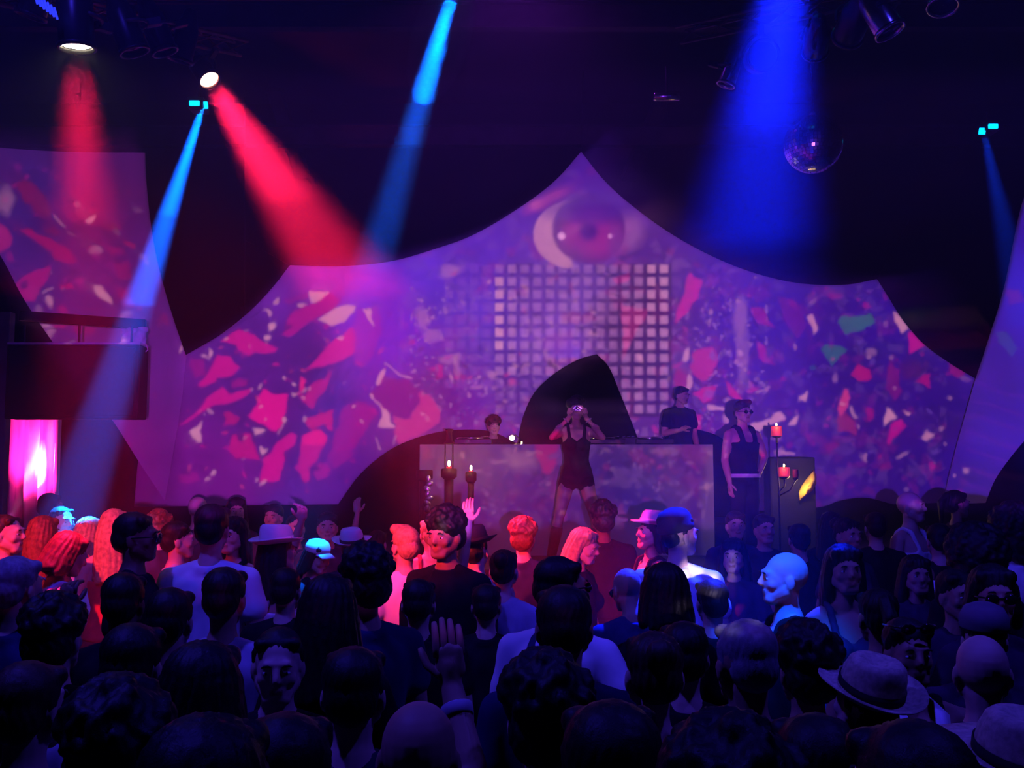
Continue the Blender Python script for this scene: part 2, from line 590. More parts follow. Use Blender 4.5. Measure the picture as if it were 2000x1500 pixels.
# right-hand candelabrum with red candles
cx = at(1520, 900, 10.6).x
cs = empty('candelabrum', (cx, 10.6, STAGE_Z))
tag(cs, 'thin iron candelabrum with red candles right of the man in the vest', 'candelabrum')
zt = at(1518, 852, 10.6).z - STAGE_Z
z2 = at(1530, 931, 10.6).z - STAGE_Z
x1 = at(1518, 900, 10.6).x - cx
x2 = at(1531, 900, 10.6).x - cx
MB().lathe([(.13, 0), (.13, .02), (.03, .05)], 24).build('base', M['iron'], cs)
MB().tube([(0, 0, .04), (0, 0, z2 - .1), (x1, 0, z2 + .05), (x1, 0, zt - .06)], .010, 8).build('stem', M['iron'], cs)
MB().lathe([(.012, zt - .07), (.012, zt - .02), (.05, zt - .008), (.05, zt)], 20, (x1, 0, 0)).build('drip_cup', M['iron'], cs)
MB().tube([(0, 0, z2 - .16), (x2, 0, z2 - .1), (x2, 0, z2 - .02)], .008, 8).build('arm', M['iron'], cs)
MB().lathe([(.012, z2 - .03), (.05, z2 - .01), (.05, z2)], 20, (x2, 0, 0)).build('drip_cup', M['iron'], cs)
MB().tube([(0, 0, z2 - .2), (.12, 0, z2 - .14), (.18, 0, z2 - .03)], .008, 8).build('arm', M['iron'], cs)
x3 = at(1556, 900, 10.6).x - cx
MB().lathe([(.012, z2 - .04), (.03, z2 - .02), (.03, z2 - .01)], 20, (.18, 0, 0)).build('drip_cup', M['iron'], cs)
candle((cx + x1, 10.6, STAGE_Z + zt), .058, .105, M['wax_red'], 'glowing red candle highest on the thin candelabrum', fl=.018)
candle((cx + x2, 10.6, STAGE_Z + z2), .058, .10, M['wax_red'], 'glowing red candle on the lower arm of the candelabrum', fl=.018)
candle((cx + .18, 10.6, STAGE_Z + z2 - .01), .03, .09, M['wax_dark'], 'unlit dark red candle beside the yellow satin', lit=False)
s, p = pillar_stand(1474, 925, 11.0, .02, 'slim stand with an unlit candle behind the man in the vest')
candle((p.x, 11.0, p.z), .035, .08, M['wax_dark'], 'unlit dark candle on the slim stand behind the man in the vest', lit=False)

# dark plinth behind the candelabrum, yellow satin
pa, pb = at(1503, 893, 11.1), at(1592, 893, 11.1)
pl = MB().box(((pa.x + pb.x) / 2, 11.25, (pa.z + STAGE_Z) / 2), (pb.x - pa.x, .3, pa.z - STAGE_Z), bev=.02).build('plinth_box', M['fabric_black'], smooth=False)
tag(pl, 'black cloth covered plinth behind the thin candelabrum', 'plinth')
mb = MB()
vs, fs = [], []
outl = [(1563, 978), (1562, 962), (1568, 948), (1576, 938), (1584, 928), (1591, 918), (1597, 930), (1596, 945), (1588, 958), (1578, 966), (1570, 974)]
cen = at(1579, 950, 10.95)
ring = [at(a, b, 11.0) for a, b in outl]
for k in range(5):
    t = 1 - k / 5
    for q in ring:
        v = cen.lerp(q, t)
        v.y = 11.03 - .09 * (1 - t * t) + .02 * math.sin(v.z * 60 + v.x * 30)
        vs.append(v)
m_ = len(ring)
for k in range(4):
    for i in range(m_):
        a, b = k * m_ + i, k * m_ + (i + 1) % m_
        fs.append((a, b, b + m_, a + m_))
fs.append(tuple(4 * m_ + i for i in range(m_)))
k0 = len(vs)
vs += [Vector((v.x, 11.06, v.z)) for v in vs[:m_]]
for i in range(m_):
    fs.append((i, i + k0, (i + 1) % m_ + k0, (i + 1) % m_))
fs.append(tuple(reversed([k0 + i for i in range(m_)])))
mb.add(vs, fs)
tag(mb.build('satin_cloth', M['gold']), 'folded yellow satin bright at the right end of the black plinth', 'cloth')


# ---------------------------------------------------------------- stage lights
def stage_light(p, d, r, L, lens, label, body='can_black', fin=True, name='stage_light'):
    """par can: p = centre of the front ring, d = beam direction"""
    d = Vector(d).normalized()
    root = empty(name, p)
    root.rotation_mode = 'QUATERNION'
    root.rotation_quaternion = Vector(d).to_track_quat('Z', 'Y')
    tag(root, label, 'stage light', 'stage lights under the ceiling')
    MB().lathe([(r * .96, -.005), (r, -.02), (r, -L * .62), (r * .92, -L * .66), (r * .62, -L * .9), (r * .5, -L), (.01, -L)], 32, caps=False).build('housing', M[body], root)
    MB().lathe([(r * .93, -.012), (r * 1.1, -.012), (r * 1.1, .012), (r * .93, .012), (r * .93, -.012)], 32, caps=False).build('front_ring', M[body], root)
    MB().lathe([(r * .92, -.018), (r * .6, -.012), (.004, -.008)], 32, caps=False).build('lens', M[lens], root)
    yk = MB()
    pts = []
    for k in range(13):
        a = -PI / 2 + PI * k / 12
        pts.append((math.sin(a) * r * 1.18, 0, -L * .35) if False else (math.sin(a) * r * 1.2, math.cos(a) * r * 1.55, -L * .4))
    yk.tube(pts, .012, 6)
    yk.build('yoke', M['steel'], root)
    MB().box((0, r * 1.55 + .04, -L * .4), (.05, .1, .05), bev=.006).build('clamp', M['steel'], root, False)
    return root


def pxdir(p, px, py, Y):
    return (at(px, py, Y) - Vector(p)).normalized()


LIGHTS = []


def spot(p, target, watt, rgb, half_deg, blend=.4, soft=.05, name='lamp', parent=None):
    ld = bpy.data.lights.new(name, 'SPOT')
    ld.energy = watt
    ld.color = rgb
    ld.spot_size = math.radians(2 * half_deg)
    ld.spot_blend = blend
    ld.shadow_soft_size = soft
    o = bpy.data.objects.new(name, ld)
    COL.objects.link(o)
    o.location = p
    d = Vector(target) - Vector(p)
    o.rotation_mode = 'QUATERNION'
    o.rotation_quaternion = d.to_track_quat('-Z', 'Y')
    LIGHTS.append(o)
    return o


# red par 1 (upper left, ring seen from the side) and its beam
R1 = at(150, 92, 5.5)
T1 = at(200, 1060, 5.75)
d1 = (T1 - R1).normalized()
stage_light(R1, d1, .098, .42, 'lens_warm', 'big par can at the upper left with a glowing white rim')
spot(R1 + d1 * .05, T1, 8000, (1, .008, .075), 11, .8, .10, 'red_spot')
# red par 2
R2 = at(409, 156, 9.0)
T2 = at(985, 1030, 7.2)
d2 = (T2 - R2).normalized()
stage_light(R2, d2, .098, .40, 'lens_red', 'par can with a dazzling red lens throwing the long diagonal beam')
spot(R2 + d2 * .05, T2, 26000, (1, .010, .070), 9.5, .7, .10, 'red_spot')
# small blue scanner left
B1 = at(397, 205, 9.6)
TB1 = at(140, 1000, 7.6)
db1 = (TB1 - B1).normalized()


def scanner(px, py, Y, dpx, lab, B, T):
    c = at(px, py, Y)
    r = empty('scanner_light', c)
    tag(r, lab, 'stage light', 'stage lights under the ceiling')
    MB().box((0, .1, .02), (.16, .22, .11), bev=.015).build('housing', M['can_black'], r, False)
    MB().box((0, -.02, .0), (.10, .03, .05), bev=.008).build('lens', M['lens_blue'], r, False)
    q = B - c
    MB().box(q + Vector((0, .03, .01)), (.07, .02, .07), rot=Matrix.Rotation(.5, 3, 'X'), bev=.004).build('mirror', M['lens_blue'], r, False)
    MB().box((q.x / 2, .06, -.03), (abs(q.x) + .03, .03, .02), bev=.004).build('mirror_arm', M['steel'], r, False)
    MB().tube([(0, .1, .07), (0, .1, .2)], .012, 8).build('clamp', M['steel'], r)
    return r


scanner(381, 203, 9.6, 0, 'small scanner light under the red par can sending a thin blue beam', B1, TB1)
spot(B1 + db1 * .02, TB1, 200000, (0, .09, 1), 3.4, .6, .03, 'blue_spot')
B4 = at(1921, 256, 10.5)
TB4 = at(2040, 800, 9.5)
scanner(1938, 248, 10.5, 0, 'small scanner light at the far right with a faint blue beam', B4, TB4)
spot(B4 + (TB4 - B4).normalized() * .02, TB4, 16000, (.0, .04, 1), 5.5, .6, .04, 'blue_spot')
# blue beam from above the picture, brightest inside an added puff of smoke
B2 = at(898, -60, 7.0)
TB2 = at(575, 1045, 6.9)
stage_light(B2, TB2 - B2, .09, .4, 'lens_blue', 'par can just above the picture throwing the central blue beam')
spot(B2 + (TB2 - B2).normalized() * .03, TB2, 40000, (0, .10, 1), 3.8, .5, .05, 'blue_spot')
# broad blue beam right
B3 = at(1545, -150, 7.5)
TB3 = at(1390, 1120, 5.3)
stage_light(B3, TB3 - B3, .11, .42, 'lens_blue', 'par can above the picture throwing the broad right blue beam')
spot(B3 + (TB3 - B3).normalized() * .03, TB3, 45000, (.004, .012, 1), 8.5, .9, .16, 'blue_spot')

# unlit cans in the cluster at upper left
for (px, py, Y, ddx, ddz, L, lab) in (
        (262, 100, 6.2, .35, -1, .40, 'dark par can leaning right beside the rim lit can'),
        (322, 100, 7.0, .35, -.9, .42, 'dark par can left of the paired streaks of reflection'),
        (352, 118, 7.6, -.25, -1, .40, 'dark par can tilted left above the red lens'),
        (60, 30, 6.0, -.3, -1, .36, 'dark par can at the top left corner beside the rim lit can')):
    p = at(px, py, Y)
    stage_light(p, (ddx, .15, ddz), .09, L, 'lens_off', lab, body='can_black')
for (px, py, Y, dd, r, L, body, lab) in (
        (1738, 60, 6.6, (.42, -.2, -1), .10, .42, 'chrome', 'polished par can tilted right at the upper right with blue streaks'),
        (1842, 12, 6.6, (-.1, -.25, -1), .10, .42, 'chrome', 'polished par can with its lit lower rim at the top right edge'),
        (1655, 72, 7.2, (0, 1, -.35), .11, .40, 'can_black', 'black par can seen from behind left of the polished cans'),
        (1592, 100, 7.8, (.2, 1, -.3), .10, .38, 'can_black', 'black par can seen from behind beside the broad blue beam'),
        (1492, 108, 8.4, (0, -1, -.25), .13, .38, 'can_black', 'dim par can facing forward inside the broad blue beam'),
        (1418, 165, 8.8, (-.35, .1, -1), .08, .38, 'chrome', 'small polished par can left of the broad blue beam')):
    p = at(px, py, Y)
    stage_light(p, dd, r, L, 'lens_off', lab, body=body)
# tube light
tb = empty('tube_light', at(1302, 188, 9.4))
tag(tb, 'short horizontal tube fixture glinting blue in the middle of the ceiling', 'stage light')
MB().lathe([(.035, -.13), (.045, -.12), (.045, .12), (.035, .13)], 20, rot=Matrix.Rotation(PI / 2, 3, 'Y')).build('housing', M['chrome'], tb)
MB().tube([(0, 0, .04), (0, 0, .3)], .012, 8).build('clamp', M['steel'], tb)

# truss rails carrying the lights
def truss(p, q, lab, m='steel', w=.14):
    p, q = Vector(p), Vector(q)
    root = empty('truss', p)
    tag(root, lab, 'truss', 'lighting trusses')
    d = q - p
    a = Vector((0, 0, 1))
    b = d.cross(a).normalized()
    offs = [a * w / 2 + b * w / 2, a * w / 2 - b * w / 2, -a * w / 2]
    for of in offs:
        MB().tube([of, d + of], .018, 8).build('rail', M[m], root)
    n = max(3, int(d.length / .35))
    mb = MB()
    for k in range(n):
        for i in range(3):
            mb.tube([d * (k / n) + offs[i], d * ((k + 1) / n) + offs[(i + 1) % 3]], .009, 6)
    mb.build('bracing', M[m], root)


truss(at(-120, -40, 5.6), at(470, 95, 9.6), 'rusty lighting truss carrying the red lights at the upper left', 'rust')
truss(at(1330, 70, 9.3), at(2080, -90, 6.4), 'lighting truss carrying the polished cans at the upper right')
MBc = MB()
for k in range(7):
    MBc.lathe([(.006, -.035), (.007, .035)], 8, at(70 + k * 6.5, -4 + k * 5, 5.3), rot=look_rot((.3, 0, -1)))
tag(MBc.build('led_strip', M['led_blue']), 'short row of blue diodes in the top left corner', 'light strip')

# ---------------------------------------------------------------- mirror ball
cb = at(1588, 282, 8.6)
rb = 58 / F_PX * 8.6
ball = empty('mirror_ball', cb)
tag(ball, 'faceted mirror ball hanging at the right of the central screen', 'mirror ball')
mb = MB()
nl = 26
for j in range(nl):
    a0 = -PI / 2 + PI * j / nl + .006; a1 = -PI / 2 + PI * (j + 1) / nl - .006
    nn = max(5, int(2 * nl * math.cos((a0 + a1) / 2)))
    for i in range(nn):
        b0 = 2 * PI * i / nn + .008; b1 = 2 * PI * (i + 1) / nn - .008
        q = [Vector((math.cos(a) * math.cos(b), math.cos(a) * math.sin(b), math.sin(a))) * rb for a, b in ((a0, b0), (a0, b1), (a1, b1), (a1, b0))]
        mb.add(q, [(0, 1, 2, 3)])
mb.build('mirror_tiles', M['chrome'], ball, smooth=False)
MB().ell((0, 0, 0), (rb * .985,) * 3, 32, 20).build('core', M['steel'], ball)
MB().lathe([(.03, rb - .01), (.03, rb + .03), (.01, rb + .05)], 16).build('cap', M['chrome'], ball)
MB().tube([(0, 0, rb + .04), (0, 0, H - cb.z - .01)], .006, 6).build('cable', M['steel'], ball)

# ---------------------------------------------------------------- hanging box at the left
hb = empty('flown_speaker', at(140, 745, 8.9))
tag(hb, 'big black box speaker hanging below a bar at the left edge', 'speaker')
wv = 262 / F_PX * 8.9
hv = 146 / F_PX * 8.9
MB().box((0, .12, 0), (wv, .22, hv), bev=.012).build('cabinet', M['fabric_black'], hb, False)
MB().box((0, -.005, 0), (wv * .94, .02, hv * .92), bev=.006).build('grille', M['fabric_black'], hb, False)
for sx in (-.42, .0, .40):
    MB().tube([(sx * wv, .12, hv / 2), (sx * wv, .12, hv / 2 + .19)], .012, 8).build('hanger', M['steel'], hb)
MB().box((0, .12, hv / 2 + .012), (wv * 1.0, .22, .02), bev=.004).build('top_frame', M['plastic_clear'], hb, False)
hbar = bar(at(24, 612, 8.9) + Vector((0, .15, 0)), at(284, 634, 9.2), .06, .09)
o = hbar.build('hanging_bar', M['fabric_black'], smooth=False)
tag(o, 'dark sloping bar hanging above the black box speaker', 'bar')
ps = bar(at(-35, 585, 8.9), at(-35, 585, 8.9) * 1, .1, .1) if False else None
post = empty('speaker_post', (at(6, 700, 9.3).x, 9.35, 0))
tag(post, 'bluish vertical post at the left edge behind the box speaker', 'post')
MB().box((0, 0, 1.8), (.10, .10, 3.55), bev=.008).build('upright', M['cloth_grey'], post, False)
MB().box((0, 0, .012), (.3, .3, .02), bev=.004).build('base_plate', M['steel'], post, False)
sl = MB()
vs, fs = [], []
for j in range(9):
    for i in range(9):
        v = at(236 + i * 6.2, 642 + j * 6.2 - i * .5, 9.05)
        v.y += .03 * math.sin(i * 1.7 + j) + .02 * math.sin(j * 2.1)
        vs.append(v)
for j in range(8):
    for i in range(8):
        a = j * 9 + i
        fs.append((a, a + 1, a + 10, a + 9))
k0 = len(vs)
vs += [Vector((v.x, v.y + .008, v.z)) for v in vs]
fs += [tuple(reversed([a + k0 for a in f])) for f in fs]
sl.add(vs, fs)
tag(sl.build('plastic_sheet', M['plastic_clear']), 'crumpled cloudy plastic sheet at the right end of the hanging bar', 'plastic sheet')

# ---------------------------------------------------------------- the projector (a real lamp behind the camera)
PX0, PY0, PW, PH = -120, 180, 2260, 1120   # extent of the drawn picture, in units of the photograph's frame


def vnoise(h, w, cell, seed):
    r = np.random.default_rng(seed)
    gh, gw = int(h / cell) + 3, int(w / cell) + 3
    g = r.random((gh, gw))
    y = np.arange(h) / cell; x = np.arange(w) / cell
    yi, xi = y.astype(int), x.astype(int)
    fy, fx = y - yi, x - xi
    fy, fx = fy * fy * (3 - 2 * fy), fx * fx * (3 - 2 * fx)
    a = g[np.ix_(yi, xi)]; b = g[np.ix_(yi, xi + 1)]; c = g[np.ix_(yi + 1, xi)]; d = g[np.ix_(yi + 1, xi + 1)]
    fx = fx[None, :]; fy = fy[:, None]
    return (a * (1 - fx) + b * fx) * (1 - fy) + (c * (1 - fx) + d * fx) * fy


def fbm(h, w, cell, seed, octs=4):
    s = np.zeros((h, w)); amp = 1; t = 0
    for o in range(octs):
        s += amp * vnoise(h, w, max(1.5, cell / 2 ** o), seed + o); t += amp; amp *= .55
    return s / t


def draw_picture():
    W_, H_ = PW, PH
    yy, xx = np.mgrid[0:H_, 0:W_].astype(np.float32)
    px = xx + PX0; py = yy + PY0
    # organic warp of the shard edges
    wx = (fbm(H_, W_, 26, 5, 3) - .5) * 16
    wy = (fbm(H_, W_, 26, 15, 3) - .5) * 16
    qx, qy = px + wx, py + wy
    # base colour by smooth interpolation of anchors; left magenta stands for red lamp spill
    anchors = [
        (-60, 330, (70, 32, 128)), (80, 400, (66, 36, 140)), (190, 420, (104, 20, 110)), (60, 520, (78, 34, 140)), (230, 560, (100, 26, 130)),
        (170, 640, (92, 24, 128)), (300, 700, (104, 34, 150)), (290, 880, (120, 22, 140)), (420, 930, (118, 26, 142)),
        (460, 640, (82, 34, 150)), (560, 560, (104, 42, 170)), (600, 700, (80, 28, 140)), (520, 800, (84, 26, 140)), (600, 960, (88, 30, 145)),
        (640, 540, (120, 48, 190)), (730, 590, (92, 44, 225)), (760, 650, (84, 42, 215)), (820, 540, (92, 58, 220)), (900, 500, (86, 54, 200)),
        (860, 780, (80, 36, 150)), (950, 620, (92, 62, 205)), (960, 760, (92, 52, 175)), (1135, 330, (66, 30, 165)), (1150, 430, (92, 62, 175)),
        (1080, 650, (126, 86, 205)), (1130, 560, (114, 88, 195)), (1200, 620, (92, 60, 130)), (1300, 640, (86, 48, 140)), (1300, 480, (86, 48, 160)),
        (1380, 560, (70, 36, 160)), (1400, 800, (84, 38, 148)), (1480, 700, (66, 34, 160)), (1560, 620, (56, 24, 165)), (1650, 720, (48, 18, 150)),
        (1700, 600, (50, 20, 165)), (1600, 900, (56, 24, 150)), (1750, 850, (46, 18, 142)), (1850, 820, (44, 18, 140)), (1880, 960, (44, 20, 150)),
        (1980, 560, (52, 22, 190)), (1920, 860, (54, 26, 190)), (1980, 760, (50, 22, 170)), (2100, 700, (50, 20, 175)),
        (850, 890, (112, 44, 130)), (1000, 930, (72, 34, 155)), (1200, 960, (62, 34, 155)), (1340, 900, (110, 52, 125)), (1250, 900, (92, 54, 140)),
        (1100, 1040, (50, 28, 150)), (700, 1060, (50, 24, 120)), (1600, 1060, (34, 18, 110)), (200, 1100, (50, 14, 80)), (1900, 1080, (34, 18, 110))]
    A = np.zeros((H_, W_, 3), np.float32); Wt = np.zeros((H_, W_), np.float32)
    # coarse evaluation then upsample
    st = 8
    cy, cx_ = py[::st, ::st], px[::st, ::st]
    a_ = np.zeros(cy.shape + (3,)); w_ = np.zeros(cy.shape)
    for x, y, c in anchors:
        d2 = (cx_ - x) ** 2 + (cy - y) ** 2 + 900.0
        k = 1 / d2 ** 1.7
        w_ += k
        a_ += k[..., None] * np.array(lin(c))
    a_ /= w_[..., None]
    ih = np.clip(np.arange(H_) / st, 0, cy.shape[0] - 1.001); iw = np.clip(np.arange(W_) / st, 0, cy.shape[1] - 1.001)
    i0, j0 = ih.astype(int), iw.astype(int)
    fi, fj = (ih - i0)[:, None, None], (iw - j0)[None, :, None]
    A = ((a_[np.ix_(i0, j0)] * (1 - fi) + a_[np.ix_(i0 + 1, j0)] * fi) * (1 - fj) + (a_[np.ix_(i0, j0 + 1)] * (1 - fi) + a_[np.ix_(i0 + 1, j0 + 1)] * fi) * fj).astype(np.float32)

    def blend(mask, c, al=1.0):
        A[...] = A * (1 - (mask * al)[..., None]) + np.array(lin(c), np.float32) * (mask * al)[..., None]

    def box_blur(m, k=1):
        for _ in range(k):
            m = (m + np.roll(m, 1, 0) + np.roll(m, -1, 0)) / 3
            m = (m + np.roll(m, 1, 1) + np.roll(m, -1, 1)) / 3
        return m

    def poly(pts, c, al=1.0, warp=True, blur=2):
        xs = [p[0] for p in pts]; ys = [p[1] for p in pts]
        x0, x1 = int(min(xs) - 16 - PX0), int(max(xs) + 16 - PX0)
        y0, y1 = int(min(ys) - 16 - PY0), int(max(ys) + 16 - PY0)
        x0, y0 = max(0, x0), max(0, y0); x1, y1 = min(W_, x1), min(H_, y1)
        if x1 <= x0 or y1 <= y0: return
        X = (qx if warp else px)[y0:y1, x0:x1]; Y = (qy if warp else py)[y0:y1, x0:x1]
        ins = np.zeros(X.shape, bool)
        n = len(pts)
        for i in range(n):
            ax, ay = pts[i]; bx, by = pts[(i + 1) % n]
            if ay == by: continue
            cond = ((ay > Y) != (by > Y)) & (X < (bx - ax) * (Y - ay) / (by - ay) + ax)
            ins ^= cond
        m = box_blur(ins.astype(np.float32), blur) * al
        s = A[y0:y1, x0:x1]
        A[y0:y1, x0:x1] = s * (1 - m[..., None]) + np.array(lin(c), np.float32) * m[..., None]

    def disc(x, y, rx, ry, c, al=1.0, soft=.15, warp=False, ang=0.0):
        X, Y = (qx, qy) if warp else (px, py)
        r = max(rx, ry) * 1.4 + 16
        x0, x1 = max(0, int(x - r - PX0)), min(W_, int(x + r - PX0)); y0, y1 = max(0, int(y - r - PY0)), min(H_, int(y + r - PY0))
        if x1 <= x0 or y1 <= y0: return
        dx, dy = X[y0:y1, x0:x1] - x, Y[y0:y1, x0:x1] - y
        ca, sa = math.cos(ang), math.sin(ang)
        dx, dy = dx * ca + dy * sa, -dx * sa + dy * ca
        d = np.sqrt((dx / rx) ** 2 + (dy / ry) ** 2)
        m = np.clip((1 + soft - d) / (2 * soft), 0, 1) * al
        s = A[y0:y1, x0:x1]
        A[y0:y1, x0:x1] = s * (1 - m[..., None]) + np.array(lin(c), np.float32) * m[..., None]

    MG = (205, 20, 140); MD = (165, 24, 140); PK = (200, 45, 140); CR = (205, 170, 175); OR = (205, 70, 130); GY = (130, 105, 160)
    # soft mottling everywhere
    mot = fbm(H_, W_, 60, 40, 4)
    A *= (1 + (mot - .5) * .35)[..., None]
    # debris texture in the middle and on the right
    deb = fbm(H_, W_, 20, 60, 4)
    zone = np.clip(1 - np.abs(px - 1180) / 420, 0, 1) * np.clip((py - 380) / 120, 0, 1)
    zone = np.maximum(zone, .35 * (px > 780) * (px < 1850))
    m = np.clip((deb - .56) * 9, 0, 1) * zone
    blend(m, (150, 125, 175), .38)
    deb2 = fbm(H_, W_, 26, 80, 4)
    m = np.clip((deb2 - .60) * 10, 0, 1) * zone
    blend(m, (180, 50, 130), .45)
    deb3 = fbm(H_, W_, 14, 90, 4)
    m = np.clip((deb3 - .62) * 12, 0, 1) * np.maximum(zone, .3)
    blend(m, (36, 16, 90), .45)
    deb4 = fbm(H_, W_, 7, 190, 3)
    m = np.clip((deb4 - .70) * 14, 0, 1) * ((px > 800) & (px < 1500) & (py > 560))
    blend(m.astype(np.float32), (170, 145, 185), .7)
    # big shards, left
    for pts, c, al in [
        ([(430, 667), (468, 640), (490, 652), (520, 672), (541, 682), (535, 692), (512, 694), (500, 688), (492, 694), (470, 685)], MG, .85),
        ([(548, 655), (560, 618), (610, 592), (640, 572), (668, 584), (655, 600), (610, 625), (580, 655), (562, 660)], (175, 22, 140), .9),
        ([(612, 705), (640, 672), (690, 643), (699, 650), (692, 690), (640, 712), (600, 724)], MG, .9),
        ([(385, 755), (412, 715), (430, 695), (450, 695), (467, 717), (455, 730), (432, 738), (400, 757)], MG, .85),
        ([(352, 838), (388, 800), (405, 775), (435, 752), (448, 765), (470, 762), (489, 757), (486, 766), (462, 780), (440, 787), (410, 797), (380, 818)], MG, .85),
        ([(512, 762), (565, 772), (556, 830), (540, 846), (487, 815), (503, 785)], (215, 16, 140), 1),
        ([(450, 850), (490, 846), (507, 898), (500, 897), (460, 894), (446, 875)], (190, 20, 130), .9),
        ([(508, 940), (512, 895), (545, 865), (570, 843), (581, 850), (575, 868), (555, 895), (552, 915), (545, 941)], MG, .9),
        ([(590, 852), (620, 838), (636, 850), (632, 872), (622, 895), (612, 903), (602, 915), (605, 935), (595, 946), (588, 935), (584, 905)], (195, 18, 130), .9),
        ([(590, 852), (620, 838), (636, 850), (632, 870), (590, 868)], (225, 20, 130), .9),
        ([(600, 815), (625, 808), (655, 805), (650, 815), (651, 845), (640, 842), (630, 830), (612, 838), (600, 825)], (200, 16, 120), .9),
        ([(590, 780), (610, 755), (652, 720), (645, 735), (640, 755), (620, 785), (610, 799)], (190, 20, 130), .85),
        ([(612, 908), (640, 900), (645, 915), (635, 935), (618, 940), (610, 925)], MD, .8),
        ([(650, 872), (672, 800), (685, 787), (710, 785), (737, 805), (722, 832), (690, 872), (660, 888)], (165, 16, 140), .75),
        ([(722, 770), (750, 736), (800, 742), (818, 765), (822, 790), (800, 812), (765, 817), (742, 797)], (120, 20, 140), .85),
        ([(765, 815), (800, 814), (822, 790), (818, 768), (842, 775), (860, 795), (856, 825), (830, 848), (800, 862), (785, 870), (774, 850)], (195, 62, 135), .85),
        ([(584, 750), (590, 736), (600, 742), (596, 758), (586, 763)], (220, 40, 130), 1),
        ([(693, 640), (697, 605), (735, 600), (745, 640), (735, 690), (705, 720), (690, 700)], (150, 30, 175), .6),
        ([(640, 890), (660, 870), (690, 880), (680, 900), (650, 915)], MD, .6),
        ([(370, 700), (395, 698), (396, 730), (380, 740)], MD, .6),
        ([(436, 805), (452, 805), (470, 820), (455, 832), (440, 828)], (185, 20, 120), .8),
        ([(455, 745), (470, 738), (482, 740), (475, 750), (458, 755)], MD, .7),
        ([(350, 925), (385, 922), (395, 935), (370, 942), (350, 940)], MD, .6),
        ([(555, 583), (600, 572), (602, 580), (565, 592)], MD, .55),
        # left sail
        ([(38, 362), (50, 355), (75, 365), (98, 410), (118, 455), (120, 464), (95, 460), (85, 430), (70, 425), (62, 410), (50, 390)], (140, 20, 100), .85),
        ([(42, 452), (62, 445), (75, 462), (100, 470), (122, 480), (140, 490), (152, 512), (135, 517), (110, 507), (90, 487), (65, 467)], (175, 12, 110), .85),
        ([(-10, 432), (16, 448), (30, 470), (15, 487), (-10, 500)], (180, 40, 130), .85),
        ([(30, 552), (70, 530), (97, 516), (97, 540), (82, 562), (70, 590), (50, 588)], (185, 20, 130), .85),
        ([(120, 556), (143, 552), (146, 566), (124, 564)], (200, 14, 110), .85),
        ([(205, 482), (240, 490), (252, 530), (257, 546), (230, 547), (222, 515)], (160, 14, 110), .75),
        ([(200, 434), (238, 438), (240, 446), (208, 450)], (150, 24, 100), .8),
        ([(225, 562), (250, 570), (262, 598), (246, 604), (232, 585)], (160, 24, 120), .75),
        ([(118, 598), (135, 596), (137, 608), (120, 612)], (180, 16, 120), .8),
        ([(240, 470), (268, 480), (266, 488), (245, 480)], (190, 20, 90), .8),
        ([(145, 628), (190, 640), (188, 655), (150, 650)], (150, 14, 100), .8),
        ([(100, 628), (130, 632), (128, 642), (105, 640)], (170, 14, 100), .8),
        ([(325, 610), (335, 620), (330, 640), (318, 622)], (160, 20, 110), .7),
        # centre right
        ([(1349, 533), (1358, 540), (1374, 550), (1366, 580), (1342, 610), (1316, 634), (1325, 600), (1340, 565)], (205, 40, 150), .9),
        ([(1214, 597), (1264, 600), (1252, 630), (1228, 680), (1214, 700), (1218, 650)], (205, 60, 145), .85),
        ([(1350, 690), (1388, 678), (1402, 700), (1396, 730), (1370, 747), (1350, 722)], (190, 50, 130), .85),
        ([(1354, 767), (1397, 752), (1392, 775), (1376, 787), (1365, 775)], (205, 40, 135), .85),
        ([(1315, 740), (1330, 720), (1345, 735), (1340, 760), (1320, 765)], (170, 40, 120), .7),
        ([(1349, 812), (1372, 808), (1374, 835), (1355, 838)], (195, 24, 130), .85),
        ([(1198, 545), (1228, 533), (1228, 549), (1208, 556)], (205, 30, 145), .85),
        ([(1060, 660), (1110, 640), (1130, 670), (1090, 690), (1060, 685)], (165, 80, 170), .4),
        ([(1412, 745), (1440, 765), (1458, 795), (1440, 785), (1420, 765)], (205, 40, 130), .8),
        # left of centre
        ([(832, 722), (868, 710), (868, 735), (850, 747), (852, 725)], (185, 24, 140), .85),
        ([(895, 720), (912, 735), (905, 750)], (170, 24, 130), .6),
        # right
        ([(1466, 605), (1490, 598), (1500, 620), (1512, 642), (1480, 632), (1470, 615)], (165, 30, 140), .7),
        ([(1518, 580), (1545, 588), (1568, 598), (1576, 640), (1560, 662), (1545, 647), (1530, 620)], (110, 26, 150), .75),
        ([(1462, 555), (1490, 560), (1505, 580), (1480, 590), (1465, 580)], (105, 26, 150), .6),
        ([(1475, 665), (1492, 673), (1502, 700), (1516, 713), (1490, 706), (1480, 685)], (175, 20, 140), .7),
        ([(1662, 732), (1680, 713), (1697, 722), (1702, 740), (1680, 746)], (190, 20, 120), .8),
        ([(1650, 756), (1658, 758), (1659, 775), (1652, 800), (1640, 816), (1634, 800), (1642, 775)], (205, 70, 130), .9),
        ([(1634, 815), (1652, 806), (1668, 822), (1673, 845), (1636, 845)], (150, 44, 120), .85),
        ([(1692, 792), (1708, 795), (1706, 816), (1694, 822)], (165, 20, 130), .8),
        ([(1745, 822), (1760, 817), (1772, 832), (1757, 846), (1734, 868), (1740, 840)], (185, 18, 140), .9),
        ([(1738, 700), (1755, 728), (1762, 765), (1748, 782), (1733, 758), (1735, 725)], (130, 24, 130), .7),
        ([(1785, 747), (1816, 730), (1820, 762), (1800, 752)], (175, 18, 130), .85),
        ([(1772, 655), (1786, 647), (1810, 670), (1770, 692)], (195, 20, 150), .9),
